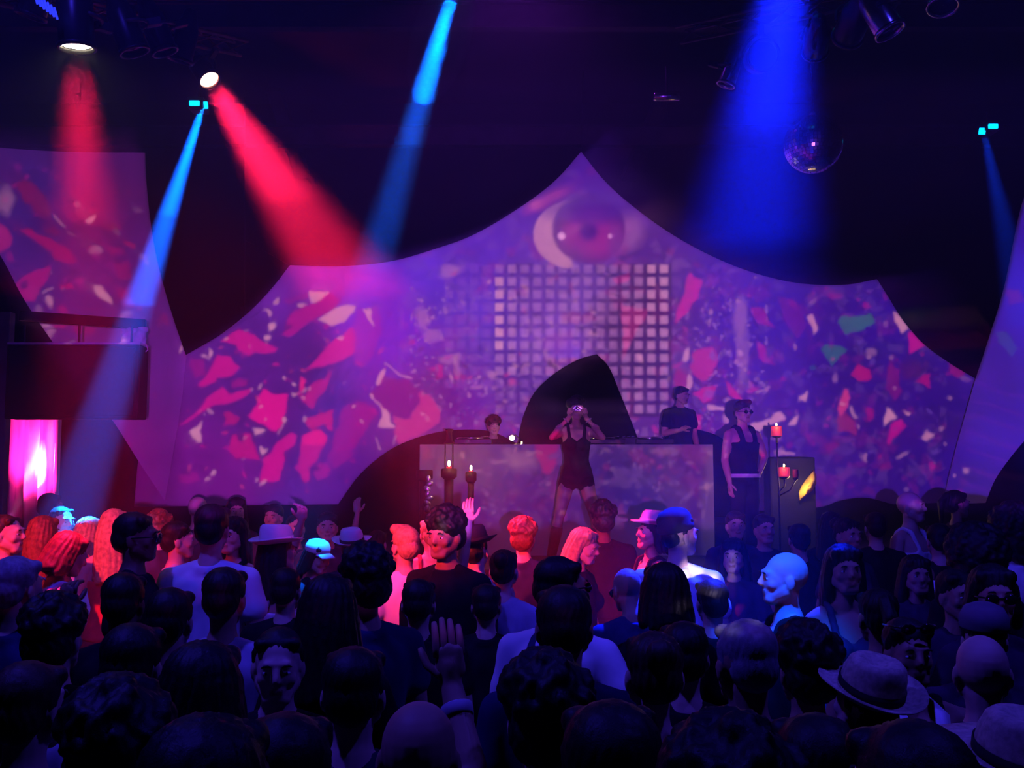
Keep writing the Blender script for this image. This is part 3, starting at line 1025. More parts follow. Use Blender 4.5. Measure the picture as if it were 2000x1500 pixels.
        ([(1850, 703), (1884, 728), (1872, 742), (1858, 732)], (150, 20, 130), .8),
        ([(1612, 872), (1642, 865), (1640, 875), (1615, 885)], (130, 24, 130), .7),
        ([(1720, 905), (1740, 900), (1742, 912), (1722, 918)], (130, 24, 120), .6),
        ([(1820, 905), (1838, 900), (1840, 918), (1825, 920)], (100, 30, 130), .7),
        ([(1638, 628), (1645, 616), (1675, 614), (1705, 619), (1714, 632), (1680, 643), (1650, 650)], (50, 135, 135), .9),
        ([(1603, 680), (1612, 669), (1640, 674), (1657, 686), (1640, 702), (1622, 716), (1612, 700)], (48, 125, 130), .9),
        ([(1938, 650), (1960, 652), (1987, 682), (1975, 694), (1945, 672)], (50, 80, 165), .7),
        ([(1965, 565), (1990, 562), (2000, 590), (1970, 600)], (105, 30, 160), .7),
        # desk front
        ([(1041, 838), (1084, 842), (1086, 900), (1068, 922), (1054, 924), (1038, 880)], (190, 20, 135), .9),
        ([(1066, 890), (1090, 880), (1088, 893), (1066, 898)], (120, 80, 170), .8),
        ([(1305, 868), (1378, 868), (1372, 900), (1332, 908)], (160, 60, 120), .5),
        ([(820, 870), (832, 870), (836, 890), (826, 905), (820, 890)], (175, 60, 120), .8),
    ]:
        poly(pts, c, al)
    # dark islands inside shards
    for x, y, rx, ry in ((85, 438, 22, 16), (50, 556, 10, 7), (232, 510, 14, 9), (616, 912, 8, 7), (470, 855, 10, 8), (1782, 722, 22, 18), (560, 640, 10, 5), (1450, 855, 8, 8)):
        disc(x, y, rx, ry, (70, 24, 130), .8, .3, True)
    # cream shards
    for pts in ([(604, 571), (642, 571), (625, 586), (605, 592)], [(625, 622), (658, 598), (697, 600), (690, 614), (656, 638)], [(706, 606), (722, 604), (728, 636), (716, 622)],
                [(372, 845), (395, 822), (391, 863), (382, 863), (370, 842)], [(492, 834), (505, 835), (520, 843), (500, 852)], [(507, 872), (519, 878), (510, 886)],
                [(732, 748), (753, 718), (750, 740), (736, 754)], [(743, 797), (752, 800), (760, 820), (769, 834), (742, 831), (744, 812)], [(723, 768), (729, 771), (732, 785), (726, 783)],
                [(569, 765), (576, 769), (589, 766), (576, 777)], [(576, 597), (600, 594), (590, 602), (578, 602)], [(520, 600), (530, 606), (528, 620)], [(540, 580), (548, 590), (538, 594)],
                [(183, 557), (200, 557), (208, 575), (221, 590), (194, 586)], [(172, 432), (192, 418), (186, 430), (176, 438)], [(1732, 794), (1751, 812), (1726, 832)],
                [(1762, 803), (1780, 808), (1776, 816)], [(1578, 620), (1590, 616), (1599, 635), (1588, 652), (1586, 636)], [(1554, 775), (1574, 762), (1571, 782)],
                [(1748, 608), (1765, 625), (1776, 640), (1765, 652), (1750, 630)], [(1335, 685), (1345, 680), (1341, 712), (1329, 706)], [(1383, 790), (1414, 799), (1408, 806), (1386, 803)],
                [(1347, 730), (1354, 735), (1346, 765), (1340, 760)], [(408, 678), (416, 690), (404, 703)], [(354, 668), (360, 680), (352, 690)],
                [(1466, 828), (1530, 805), (1534, 820), (1500, 830), (1470, 850)], [(1540, 830), (1560, 812), (1558, 832)]):
        poly(pts, CR, .85)
    for x, y, rx, ry, al in ((530, 637, 6, 6, .9), (524, 658, 6, 7, .9), (100, 590, 9, 11, .7), (40, 628, 10, 8, .6), (88, 634, 9, 5, .6), (15, 396, 15, 27, .45), (190, 490, 11, 10, .5), (1814, 850, 7, 9, .7),
                             (560, 822, 4, 6, .8), (420, 922, 6, 6, .7), (409, 934, 5, 4, .6), (1752, 760, 4, 4, .3), (1700, 685, 11, 8, .35), (823, 622, 13, 20, .4), (845, 655, 18, 12, .35), (1446, 620, 14, 40, .35), (1452, 700, 12, 55, .3),
                             (880, 700, 22, 8, .35), (895, 715, 7, 22, .35), (880, 530, 16, 12, .45), (1060, 795, 18, 8, .2), (575, 748, 3, 3, .8), (556, 740, 3, 3, .8), (1010, 900, 26, 18, .4), (990, 880, 14, 10, .3), (1290, 880, 30, 8, .25)):
        disc(x, y, rx, ry, CR, al, .35, True)
    disc(1588, 718, 6, 5, (50, 100, 150), .8)

    def line(x0, y0, x1, y1, w, c, al):
        L = math.hypot(x1 - x0, y1 - y0)
        nx, ny = -(y1 - y0) / L * w / 2, (x1 - x0) / L * w / 2
        poly([(x0 + nx, y0 + ny), (x1 + nx, y1 + ny), (x1 - nx, y1 - ny), (x0 - nx, y0 - ny)], c, al, True, 1)

    for a in ((755, 710, 775, 730, 3), (775, 730, 805, 740, 3), (770, 870, 778, 850, 3), (735, 858, 742, 880, 3), (545, 850, 560, 828, 3), (732, 785, 746, 800, 5), (985, 900, 960, 905, 4), (1020, 890, 1050, 885, 4),
              (1530, 880, 1555, 885, 6), (1500, 895, 1540, 900, 7), (1478, 770, 1505, 760, 4), (1660, 790, 1670, 815, 7), (1688, 885, 1692, 905, 4), (112, 420, 132, 442, 3), (85, 575, 105, 560, 4), (1335, 905, 1350, 906, 3), (935, 915, 920, 920, 3)):
        line(*a, CR, .6)
    # random small flecks
    r = random.Random(3)
    for k in range(260):
        x, y = r.uniform(800, 1480), r.gauss(760, 110)
        if y < 520: continue
        s = r.uniform(1.5, 6)
        c = r.choice([CR, CR, PK, (120, 100, 180), (60, 24, 100)])
        disc(x, y, s * r.uniform(.6, 2.2), s, c, r.uniform(.3, .7), .4, True, r.uniform(0, 3))
    for k in range(110):
        x, y = r.uniform(360, 760), r.uniform(600, 960)
        s = r.uniform(1.2, 4)
        disc(x, y, s * r.uniform(.6, 2.2), s, r.choice([CR, MG, OR, MG]), r.uniform(.3, .7), .4, True, r.uniform(0, 3))
    for k in range(130):
        x, y = r.uniform(1460, 1900), r.uniform(560, 970)
        s = r.uniform(1.5, 6)
        disc(x, y, s * r.uniform(.6, 2.2), s, r.choice([CR, MD, MG, (100, 30, 140), (110, 90, 190)]), r.uniform(.2, .55), .4, True, r.uniform(0, 3))
    for k in range(90):
        x, y = r.uniform(0, 350), r.uniform(320, 900)
        s = r.uniform(1.5, 7)
        disc(x, y, s * r.uniform(.6, 2.2), s, r.choice([MD, MG, (150, 20, 100), CR]), r.uniform(.15, .45), .4, True, r.uniform(0, 3))
    # lattice of squares
    gx = (px - 966.5) / 24.75; gy = (py - 516) / 24.9
    ix, iy = np.floor(gx), np.floor(gy)
    fx, fy = gx - ix, gy - iy
    sq = np.clip((.36 - np.abs(fx - .36)) * 14, 0, 1) * np.clip((.36 - np.abs(fy - .36)) * 14, 0, 1)
    ins = (ix >= 0) & (ix <= 13) & (iy >= 0) & (iy <= 11)
    br = np.full(px.shape, .28)
    br = np.where((ix == 0) & (iy <= 6) & (iy >= 1), .85, br)
    br = np.where((ix == 0) & (iy > 6), .35, br)
    br = np.where((ix == 1), .42, br)
    br = np.where(ix >= 12, .85 - .05 * iy, br)
    br = np.where(ix == 11, .45, br)
    br = np.where((iy > 8) & (ix < 10), .12, br)
    dark = ins & (sq < .5)
    A[...] = np.where(dark[..., None], A * (.80 - .25 * (ix >= 9))[..., None], A)
    blend((sq * ins).astype(np.float32), (212, 182, 190), 1.0 * br)
    ins2 = (ix >= -4) & (ix < 0) & (iy >= 0) & (iy <= 9)
    blend((sq * ins2).astype(np.float32), (150, 105, 205), .30)
    ins3 = (ix > 13) & (ix < 19) & (iy >= 0) & (iy <= 6)
    blend((sq * ins3).astype(np.float32), (140, 90, 170), .16)
    # the eye
    disc(1068, 392, 40, 11, (200, 90, 150), .6, .6, False, -.45)
    disc(1048, 400, 14, 10, (215, 120, 160), .6, .6)
    e = (((px - 1118) / 76) ** 2 + ((py - 458) / 66) ** 2 < 1) & (px < 1120)
    blend(box_blur(e.astype(np.float32), 3) * np.clip((1130 - px) / 20, 0, 1), (212, 178, 178), .85)
    disc(1222, 450, 34, 38, (175, 135, 175), .55, .35)
    disc(1150, 448, 71, 66, (72, 36, 140), .95, .06)
    disc(1150, 452, 55, 52, (150, 48, 150), .7, .3)
    disc(1175, 470, 38, 36, (175, 50, 150), .6, .5)
    disc(1115, 452, 14, 30, (170, 60, 160), .6, .6, False, .3)
    disc(1150, 452, 17, 18, (60, 28, 150), .95, .35)
    disc(1150, 412, 80, 24, (72, 38, 165), .8, .4)
    disc(1150, 390, 90, 10, (98, 78, 175), .4, .6)
    disc(1200, 472, 12, 26, (110, 90, 170), .45, .6)
    disc(1097, 461, 7, 7, (240, 210, 230), 1, .3)
    disc(1192, 461, 4, 4, (225, 190, 220), 1, .3)
    # blue square of light with a hard corner in the middle of the screen
    m = ((px > 1045) & (px < 1134) & (py > 650) & (py < 700)).astype(np.float32) * np.clip((px - 1045) / 60, 0, 1) * np.clip((py - 650) / 30, 0, 1)
    blend(m, (100, 70, 225), .55)
    # small stripes on the right sail
    for k in range(7):
        line(1880, 740 + k * 34, 2060, 800 + k * 34, 4, (90, 26, 170), .5)
    # the picture is masked to the sails; little light goes past their edges
    mask = np.zeros((H_, W_), np.float32)
    for runs in (centre_runs, left_runs, right_runs):
        pts = []
        for r_ in runs:
            l = smooth_line([(a, b, 0) for a, b in r_], 8) if len(r_) > 2 else [Vector((a, b, 0)) for a, b in r_]
            pts += [(q.x, q.y) for q in l]
        ins = np.zeros(px.shape, bool)
        for i in range(len(pts)):
            ax, ay = pts[i]; bx, by = pts[(i + 1) % len(pts)]
            if ay == by: continue
            r0, r1 = sorted((int(ay - PY0), int(by - PY0)))
            r0, r1 = max(0, r0 - 1), min(H_, r1 + 2)
            if r1 <= r0: continue
            Y = py[r0:r1]; X = px[r0:r1]
            ins[r0:r1] ^= ((ay > Y) != (by > Y)) & (X < (bx - ax) * (Y - ay) / (by - ay) + ax)
        mask = np.maximum(mask, ins.astype(np.float32))
    mask = np.maximum(mask, ((px > 790) & (px < 1600) & (py > 780) & (py < 1040)).astype(np.float32))
    mask = box_blur(mask, 6)
    low = np.where((px > 815) & (px < 1396), np.clip((py - 1012) / 24, 0, 1), np.clip((py - 980) / 40, 0, 1))
    mask = mask * (1 - low) + low * .03
    lum = A.mean(axis=2, keepdims=True)
    A = A * (np.clip(lum / .12, .25, 3.5) ** .22)
    A *= np.array((.86, .44, .74), np.float32)
    A *= np.maximum(mask, OUTSIDE * (1 - low))[..., None]
    A *= (1 - .30 * np.clip((365 - px) / 30, 0, 1))[..., None]
    for (X_, Y_, Z_, rx_, ry_, k_) in PATCHES:
        # where the picture must carry the patch so that it lands on this spot of the crowd
        L_ = (.18, -.7, 2.02)
        t_ = (13.9 - L_[1]) / (Y_ - L_[1])
        x_, y_ = to_px(L_[0] + (X_ - L_[0]) * t_, 13.9, L_[2] + (Z_ - L_[2]) * t_)
        d_ = np.sqrt(((px + wx - x_) / rx_) ** 2 + ((py + wy * .4 - y_) / ry_) ** 2)
        m_ = np.clip((1.1 - d_) / .3, 0, 1) * (.45 + .75 * (fbm(H_, W_, 16, 300, 3) > .5))
        A[...] = A * (1 - np.clip(m_, 0, 1)[..., None]) + np.array((.45, .36, .62), np.float32) * (m_ * k_)[..., None]
    return A


def build_projector():
    P = draw_picture()
    LP = Vector((.18, -.7, 2.02))
    ang = math.radians(8.0)
    ca, sa = math.cos(ang), math.sin(ang)
    TX, TB, TT = .60, -.2515, .34
    W_, H_ = 2000, 960
    u = (np.arange(W_) + .5) / W_ * 2 * TX - TX
    v = (np.arange(H_) + .5) / H_ * (TT - TB) + TB
    U, V = np.meshgrid(u, v)
    dx = U
    dy = ca - V * sa
    dz = sa + V * ca
    t = (13.9 - LP.y) / dy
    X, Y, Z = LP.x + dx * t, LP.y + dy * t, LP.z + dz * t
    x, y, z = X - CAM.x, Y - CAM.y, Z - CAM.z
    f = y * cp + z * sp_
    uu = -y * sp_ + z * cp
    px = 1000 + F_PX * x / f - PX0
    py = 750 - F_PX * uu / f - PY0
    ok = (px > 1) & (py > 1) & (px < PW - 2) & (py < PH - 2)
    px = np.clip(px, 1, PW - 2.01); py = np.clip(py, 1, PH - 2.01)
    i, j = py.astype(int), px.astype(int)
    fi, fj = (py - i)[..., None], (px - j)[..., None]
    img = (P[i, j] * (1 - fi) + P[i + 1, j] * fi) * (1 - fj) + (P[i, j + 1] * (1 - fi) + P[i + 1, j + 1] * fi) * fj
    img = img * ok[..., None]
    edge = np.clip((V - TB) / .004, 0, 1)[..., None]
    img = img * edge
    out = np.ones((H_, W_, 4), np.float32)
    out[..., :3] = img
    im = bpy.data.images.new('projected_picture', W_, H_, alpha=False, float_buffer=True, is_data=True)
    im.pixels.foreach_set(out.ravel())
    im.update()
    im.pack()
    ld = bpy.data.lights.new('projector_lamp', 'SPOT')
    ld.energy = PROJ_W
    ld.spot_size = math.radians(86)
    ld.spot_blend = 0
    ld.shadow_soft_size = .02
    ld.use_nodes = True
    nt = ld.node_tree
    nt.nodes.clear()
    N = nt.nodes.new
    tc = N('ShaderNodeTexCoord'); sx = N('ShaderNodeSeparateXYZ')
    nt.links.new(tc.outputs['Normal'], sx.inputs[0])

    def mth(op, a, b):
        n = N('ShaderNodeMath'); n.operation = op
        for k, q in enumerate((a, b)):
            if isinstance(q, (int, float)): n.inputs[k].default_value = q
            else: nt.links.new(q, n.inputs[k])
        return n.outputs[0]

    zz = mth('ABSOLUTE', sx.outputs['Z'], 0)
    a = mth('DIVIDE', sx.outputs['X'], zz)
    b = mth('DIVIDE', sx.outputs['Y'], zz)
    SGN = PROJ_SIGN
    a = mth('MULTIPLY', a, SGN); b = mth('MULTIPLY', b, SGN)
    ua = mth('DIVIDE', mth('ADD', a, TX), 2 * TX)
    vb = mth('DIVIDE', mth('SUBTRACT', b, TB), TT - TB)
    cb_ = N('ShaderNodeCombineXYZ')
    nt.links.new(ua, cb_.inputs[0]); nt.links.new(vb, cb_.inputs[1])
    ti = N('ShaderNodeTexImage'); ti.image = im; ti.extension = 'CLIP'; ti.interpolation = 'Linear'
    nt.links.new(cb_.outputs[0], ti.inputs['Vector'])
    # flat-field optics: compensate the cos^3 fall-off
    r2 = mth('ADD', mth('ADD', mth('MULTIPLY', a, a), mth('MULTIPLY', b, b)), 1.0)
    comp = mth('POWER', r2, 1.5)
    em = N('ShaderNodeEmission')
    nt.links.new(ti.outputs['Color'], em.inputs['Color'])
    nt.links.new(comp, em.inputs['Strength'])
    ol = N('ShaderNodeOutputLight')
    nt.links.new(em.outputs[0], ol.inputs['Surface'])
    o = bpy.data.objects.new('projector_lamp', ld)
    COL.objects.link(o)
    o.location = LP
    o.rotation_euler = (PI / 2 + ang, 0, 0)


PROJ_W = 9500
PROJ_SIGN = 1
OUTSIDE = .10
PATCHES = []
for (px_, py_, Y_, rx_, ry_, k_) in ((1368, 1120, 5.55, 38, 30, .60), (1333, 1045, 5.6, 20, 22, .12), (866, 1020, 5.3, 14, 20, .13), (1432, 1110, 6.3, 12, 34, .07), (1412, 1225, 2.55, 26, 16, .06)):
    q_ = at(px_, py_, Y_)
    PATCHES.append((q_.x, q_.y, q_.z, rx_, ry_, k_))
build_projector()

# ---------------------------------------------------------------- people
NECK_Z = 1.47


def sstep(a, b, x):
    t = np.clip((x - a) / (b - a), 0, 1)
    return t * t * (3 - 2 * t)


def warp(v, inv=False):
    v = np.array(v, dtype=np.float64).copy()
    S = 1.9
    if not inv:
        z = v[:, 2]
        k = 1 + (S - 1) * sstep(NECK_Z - .02, NECK_Z + .07, z)
        v[:, 0] *= k; v[:, 1] *= k
        v[:, 2] = np.where(z > NECK_Z, NECK_Z + (z - NECK_Z) * S, z)
    else:
        zw = v[:, 2]
        z = np.where(zw > NECK_Z, NECK_Z + (zw - NECK_Z) / S, zw)
        k = 1 + (S - 1) * sstep(NECK_Z - .02, NECK_Z + .07, z)
        v[:, 0] /= k; v[:, 1] /= k
        v[:, 2] = z
    return v


def remesh(mb, voxel, it=3, warped=True, fac=.5):
    me = bpy.data.meshes.new('tmp')
    vs = warp(mb.v) if warped else np.array(mb.v)
    me.from_pydata([tuple(p) for p in vs], [], mb.f)
    o = bpy.data.objects.new('tmp', me)
    COL.objects.link(o)
    m = o.modifiers.new('r', 'REMESH'); m.mode = 'VOXEL'; m.voxel_size = voxel
    if it:
        s = o.modifiers.new('s', 'SMOOTH'); s.factor = fac; s.iterations = it
    dg = bpy.context.evaluated_depsgraph_get()
    e = o.evaluated_get(dg)
    m2 = e.to_mesh()
    n = len(m2.vertices)
    V = np.empty(n * 3); m2.vertices.foreach_get('co', V); V = V.reshape(-1, 3)
    np_ = len(m2.polygons)
    L = np.empty(len(m2.loops), dtype=np.int32); m2.loops.foreach_get('vertex_index', L)
    T = np.empty(np_, dtype=np.int32); m2.polygons.foreach_get('loop_total', T)
    e.to_mesh_clear()
    bpy.data.objects.remove(o); bpy.data.meshes.remove(me)
    if warped: V = warp(V, True)
    return V, L, T


def raw_mesh(name, V, L, T, mi=None):
    me = bpy.data.meshes.new(name)
    me.vertices.add(len(V)); me.vertices.foreach_set('co', np.asarray(V, dtype=np.float32).ravel())
    me.loops.add(len(L)); me.loops.foreach_set('vertex_index', L)
    me.polygons.add(len(T))
    st = np.concatenate(([0], np.cumsum(T)[:-1])).astype(np.int32)
    me.polygons.foreach_set('loop_start', st)
    me.polygons.foreach_set('use_smooth', np.ones(len(T), dtype=bool))
    if mi is not None: me.polygons.foreach_set('material_index', mi)
    me.update(calc_edges=True)
    return me


# arm poses for the right-hand side of the figure (x negative = figure's right); mirrored for the left
ARMS = {
    'down': ((.235, .02, 1.13), (.235, -.06, .89), (0, -.1, -1)),
    'bent': ((.245, .02, 1.14), (.17, -.24, 1.17), (-.3, -.8, .35)),
    'hip': ((.33, .06, 1.17), (.20, -.03, 1.02), (-.5, -.3, -.5)),
    'out': ((.36, -.02, 1.22), (.47, -.18, 1.34), (.2, -.4, .8)),
    'up': ((.30, -.06, 1.52), (.23, -.08, 1.78), (-.05, -.05, 1)),
    'high': ((.26, -.04, 1.64), (.22, -.06, 1.91), (.1, -.1, 1)),
    'fist': ((.31, -.10, 1.34), (.27, -.15, 1.60), (0, -.1, 1)),
    'side': ((.42, -.02, 1.50), (.52, -.06, 1.74), (.1, 0, 1)),
    'face': ((.27, -.17, 1.34), (.085, -.21, 1.56), (-.25, .0, 1)),
    'phone': ((.10, -.24, 1.44), (.012, -.40, 1.70), (-.1, -.1, 1)),
}
LEGS = {
    'stand': (((.095, -.005, .50), (.10, .03, .09)),),
    'wide': (((.19, -.03, .50), (.27, .02, .09)),),
}


def arm_side(side, pose):
    e, w, h = ARMS[pose]
    f = lambda p: Vector((p[0] * side, p[1], p[2]))
    return f(e), f(w), f(h).normalized()


def hand_mesh(mb, w, h, side, pose, fist):
    """five bent fingers and a thumb grown out of the palm"""
    if pose == 'down': pal = Vector((-side, 0, 0))
    elif pose == 'face': pal = Vector((-side * .9, .1, 0))
    elif pose == 'hip': pal = Vector((-side, .3, -.2))
    else: pal = Vector((-side * .2, -1, 0))
    pal = (pal - h * pal.dot(h)).normalized()
    wide = h.cross(pal).normalized()
    thumb = 1 if (wide.dot(Vector((-side, 0, 0))) if pose not in ('down', 'hip') else wide.dot(Vector((0, -1, 0)))) > 0 else -1
    c = w + h * .045
    curl = 1.45 if fist else .35
    if pose == 'face': curl = .9
    base = c + h * .042
    for k, ln in enumerate((.068, .078, .074, .058)):
        off = wide * thumb * (.030 - k * .0195)
        p = base + off
        d = h.copy()
        pts = [p - h * .02, p]
        rr = [.0095, .0095]
        for j in range(3):
            a = curl * (.5 if j == 0 else .8) * (1 + .12 * k)
            d = (d * math.cos(a) + pal * math.sin(a)).normalized()
            p = p + d * ln * (.42, .33, .25)[j]
            pts.append(p.copy()); rr.append((.009, .0082, .0065)[j])
        mb.tube(pts, rr, 8)
    p = c - h * .015 + wide * thumb * .030
    d = (wide * thumb * .8 + h * .7 + pal * .35).normalized()
    d2 = (h * .9 + pal * (.9 if fist else .4) + wide * thumb * (.0 if fist else .3)).normalized()
    mb.tube([p - d * .012, p, p + d * .035, p + d * .035 + d2 * .028, p + d * .035 + d2 * .045], [.012, .0115, .0105, .0095, .006], 8)


def torso_secs(fem, g, z0=.84, z1=1.435):
    if fem: T_ = [(.80, .01, .150, .100), (.92, .008, .170, .112), (1.00, .004, .150, .098), (1.10, 0, .116, .084), (1.20, 0, .130, .090), (1.30, .002, .146, .098), (1.38, .008, .140, .088), (1.435, .012, .110, .065)]
    else: T_ = [(.80, .01, .145, .100), (.92, .008, .160, .112), (1.02, .004, .152, .104), (1.12, 0, .146, .098), (1.22, 0, .160, .104), (1.32, .002, .174, .110), (1.39, .008, .165, .094), (1.435, .012, .120, .068)]
    return [(z, c, a + g, b + g) for z, c, a, b in T_ if z0 - .01 <= z <= z1 + .01]


def body_prims(la, ra, fem, leg):
    mb = MB()
    hd = (0, -.012, 1.655)
    mb.ell((0, .012, 1.668), (.074, .092, .086))                    # skull
    mb.ell((0, -.030, 1.635), (.064, .070, .080))                   # face mass
    mb.cap((-.018, -.062, 1.558), .028, (.018, -.062, 1.558), .028)  # chin / jaw
    mb.cap((-.052, -.005, 1.590), .022, (-.022, -.062, 1.562), .022)
    mb.cap((.052, -.005, 1.590), .022, (.022, -.062, 1.562), .022)
    mb.cap((-.030, -.080, 1.668), .015, (.030, -.080, 1.668), .015)  # brow
    mb.ell((0, -.046, 1.594), (.046, .048, .046))                   # mouth region
    for s in (-1, 1):
        mb.ell((s * .037, -.060, 1.620), (.025, .025, .026))        # cheek
        mb.cap((s * .050, -.020, 1.600), .020, (s * .028, -.058, 1.575), .022)
        mb.ell((s * .031, -.074, 1.645), (.016, .014, .012))        # eyelids
        mb.ell((s * .076, .006, 1.628), (.010, .020, .031), rot=Matrix.Rotation(s * -.25, 3, 'Z'))  # ear
    mb.cap((0, -.094, 1.655), .0075, (0, -.108, 1.627), .0105)      # nose
    mb.ell((0, -.101, 1.620), (.015, .013, .009))
    mb.cap((-.017, -.089, 1.5905), .0062, (.017, -.089, 1.5905), .0062)  # lips
    mb.cap((-.014, -.088, 1.5805), .0066, (.014, -.088, 1.5805), .0066)
    nr = .046 if fem else .056
    mb.cap((0, .018, 1.42), nr * 1.12, (0, .006, 1.58), nr)         # neck
    sw = .155 if fem else .185
    cw = .140 if fem else .170
    mb.cap((-sw + .03, .012, 1.400), .050, (sw - .03, .012, 1.400), .050)
    for s in (-1, 1):
        mb.cap((s * .03, .02, 1.472), .034, (s * (sw - .02), .015, 1.412), .042)
    mb.loft(torso_secs(fem, 0))
    if fem:
        for s in (-1, 1): mb.ell((s * .065, -.075, 1.27), (.058, .055, .058))
    for side, pose in ((1, la), (-1, ra)):
        e, w, h = arm_side(side, pose)
        a = .043 if fem else .052
        sh = Vector((side * sw, .012, 1.40))
        mb.cap(sh, a * 1.0, sh.lerp(e, .45), a * .96)
        mb.cap(sh.lerp(e, .45), a, e, a * .76)
        mb.cap(e, a * .78, e.lerp(w, .35), a * .80)
        mb.cap(e.lerp(w, .35), a * .80, w, a * .52)
        q = w + h * .045
        mb.cap(w, a * .5, q, .026)
        wide = h.cross(Vector((0, -1, 0)) if pose not in ('down', 'hip') else Vector((1, 0, 0))).normalized()
        mb.cap(q - wide * .020 - h * .01, .018, q - wide * .020 + h * .035, .015)
        mb.cap(q + wide * .020 - h * .01, .018, q + wide * .020 + h * .035, .015)
        mb.cap(q, .020, q + h * .04, .016)
    kn, an = LEGS[leg][0]
    for s in (-1, 1):
        hp = Vector((s * .088, .01, .92)); k = Vector((s * kn[0], kn[1], kn[2])); n = Vector((s * an[0], an[1], an[2]))
        mb.cap(hp, .088, hp.lerp(k, .5), .078)
        mb.cap(hp.lerp(k, .5), .078, k, .056)
        mb.cap(k, .056, k.lerp(n, .3), .058)
        mb.cap(k.lerp(n, .3), .058, n, .036)
        mb.cap(n + Vector((0, .02, -.045)), .036, n + Vector((s * .02, -.14, -.055)), .030)
    return mb


def top_prims(la, ra, fem, kind):
    """clothing over the torso: kind tee / long / tank / vest / dress"""
    mb = MB()
    g = .014
    sw = .155 if fem else .185
    cw = .140 if fem else .170
    strap = kind in ('tank', 'vest', 'suit')
    if strap:
        for s in (-1, 1):
            rr_ = .030 if kind == 'vest' else .019
            pp_ = [(s * .085, .100, 1.34), (s * .092, .072, 1.455), (s * .094, .018, 1.492 - rr_ * .3), (s * .090, -.045, 1.462), (s * .078, -.098, 1.34)]
            for a_, b_ in zip(pp_, pp_[1:]): mb.cap(a_, rr_, b_, rr_)
        mb.loft(torso_secs(fem, g, .84, 1.33))
    else:
        mb.cap((-sw + .03, .012, 1.396), .050 + g * .8, (sw - .03, .012, 1.396), .050 + g * .8)
        for s in (-1, 1):
            mb.cap((s * .050, .022, 1.458), .034 + g * .8, (s * (sw - .02), .015, 1.410), .042 + g * .8)
        mb.lathe([(.05, 1.42), (.092, 1.44), (.084, 1.470), (.03, 1.474)] if not fem else [(.05, 1.42), (.08, 1.44), (.072, 1.468), (.03, 1.472)], 28, (0, .014, 0), sy=1.0)
        mb.loft(torso_secs(fem, g))
    if kind == 'suit':
        for s in (-1, 1): mb.cap((s * .09, .01, .90), .096, (s * .108, .005, .83), .091)
        mb.ell((0, .008, .90), (.172, .122, .10))
    else:
        mb.ell((0, .006, .93), (.178, .128, .07))
    if fem:
        for s in (-1, 1): mb.ell((s * .065, -.075, 1.27), (.058 + g, .055 + g, .058 + g))
    if not strap:
        for side, pose in ((1, la), (-1, ra)):
            e, w, h = arm_side(side, pose)
            a = .043 if fem else .052
            sh = Vector((side * sw, .012, 1.40))
            if kind == 'tee':
                mb.cap(sh, a * 1.02 + g * .7, sh.lerp(e, .52), a * .96 + g * 1.5)
            else:
                mb.cap(sh, a * 1.02 + g * .7, sh.lerp(e, .5), a + g * .9)
                mb.cap(sh.lerp(e, .5), a + g * 1.2, e, a * .8 + g)
                mb.cap(e, a * .8 + g, e.lerp(w, .93), a * .55 + g)
    return mb


def leg_prims(fem, leg, low):
    mb = MB()
    g = .012
    kn, an = LEGS[leg][0]
    mb.ell((0, .008, .93), ((.168 if fem else .160) + g, .112 + g, .10))
    for s in (-1, 1):
        hp = Vector((s * .088, .01, .90)); k = Vector((s * kn[0], kn[1], kn[2])); n = Vector((s * an[0], an[1], an[2]))
        mb.cap(hp, .088 + g, hp.lerp(k, .5), .078 + g)
        mb.cap(hp.lerp(k, .5), .078 + g, k, .060 + g)
        mb.cap(k, .060 + g, n + Vector((0, 0, .01)), .048 + g)
    return mb


def shoe_mesh(leg, boot, side):
    mb = MB()
    kn, an = LEGS[leg][0]
    for s in (side,):
        n = Vector((s * an[0], an[1], an[2])); k = Vector((s * kn[0], kn[1], kn[2]))
        mb.cap((n.x, n.y + .03, .048), .046, (n.x + s * .025, n.y - .15, .042), .040)
        mb.box((n.x + s * .012, n.y - .055, .012), (.09, .27, .024), bev=.008)
        if boot: mb.cap(n.lerp(k, .68), .066, n, .052)
    return mb


CACHE = {}


def cached(key, fn):
    if key not in CACHE: CACHE[key] = fn()
    return CACHE[key]


def base_body(la, ra, fem, leg, fl, fr):
    def make():
        V, L, T = remesh(body_prims(la, ra, fem, leg), .0118, 2)
        hm_ = MB()
        for side, pose, fi in ((1, la, fl), (-1, ra, fr)):
            e, w, h = arm_side(side, pose)
            hand_mesh(hm_, w, h, side, pose, fi)
        hv = np.array([tuple(p) for p in hm_.v])
        hl = np.concatenate([np.array(f, dtype=np.int32) for f in hm_.f]) + len(V)
        ht = np.array([len(f) for f in hm_.f], dtype=np.int32)
        nb = len(V)
        return np.vstack([V, hv]), np.concatenate([L, hl]).astype(np.int32), np.concatenate([T, ht]).astype(np.int32), nb
    return cached(('b', la, ra, fem, leg, fl, fr), make)


PIV = Vector((0, .012, 1.50))


def head_matrix(yaw, pitch, roll):
    return Matrix.Translation(PIV) @ (Matrix.Rotation(math.radians(yaw), 4, 'Z') @ Matrix.Rotation(math.radians(pitch), 4, 'X') @ Matrix.Rotation(math.radians(roll), 4, 'Y')) @ Matrix.Translation(-PIV)


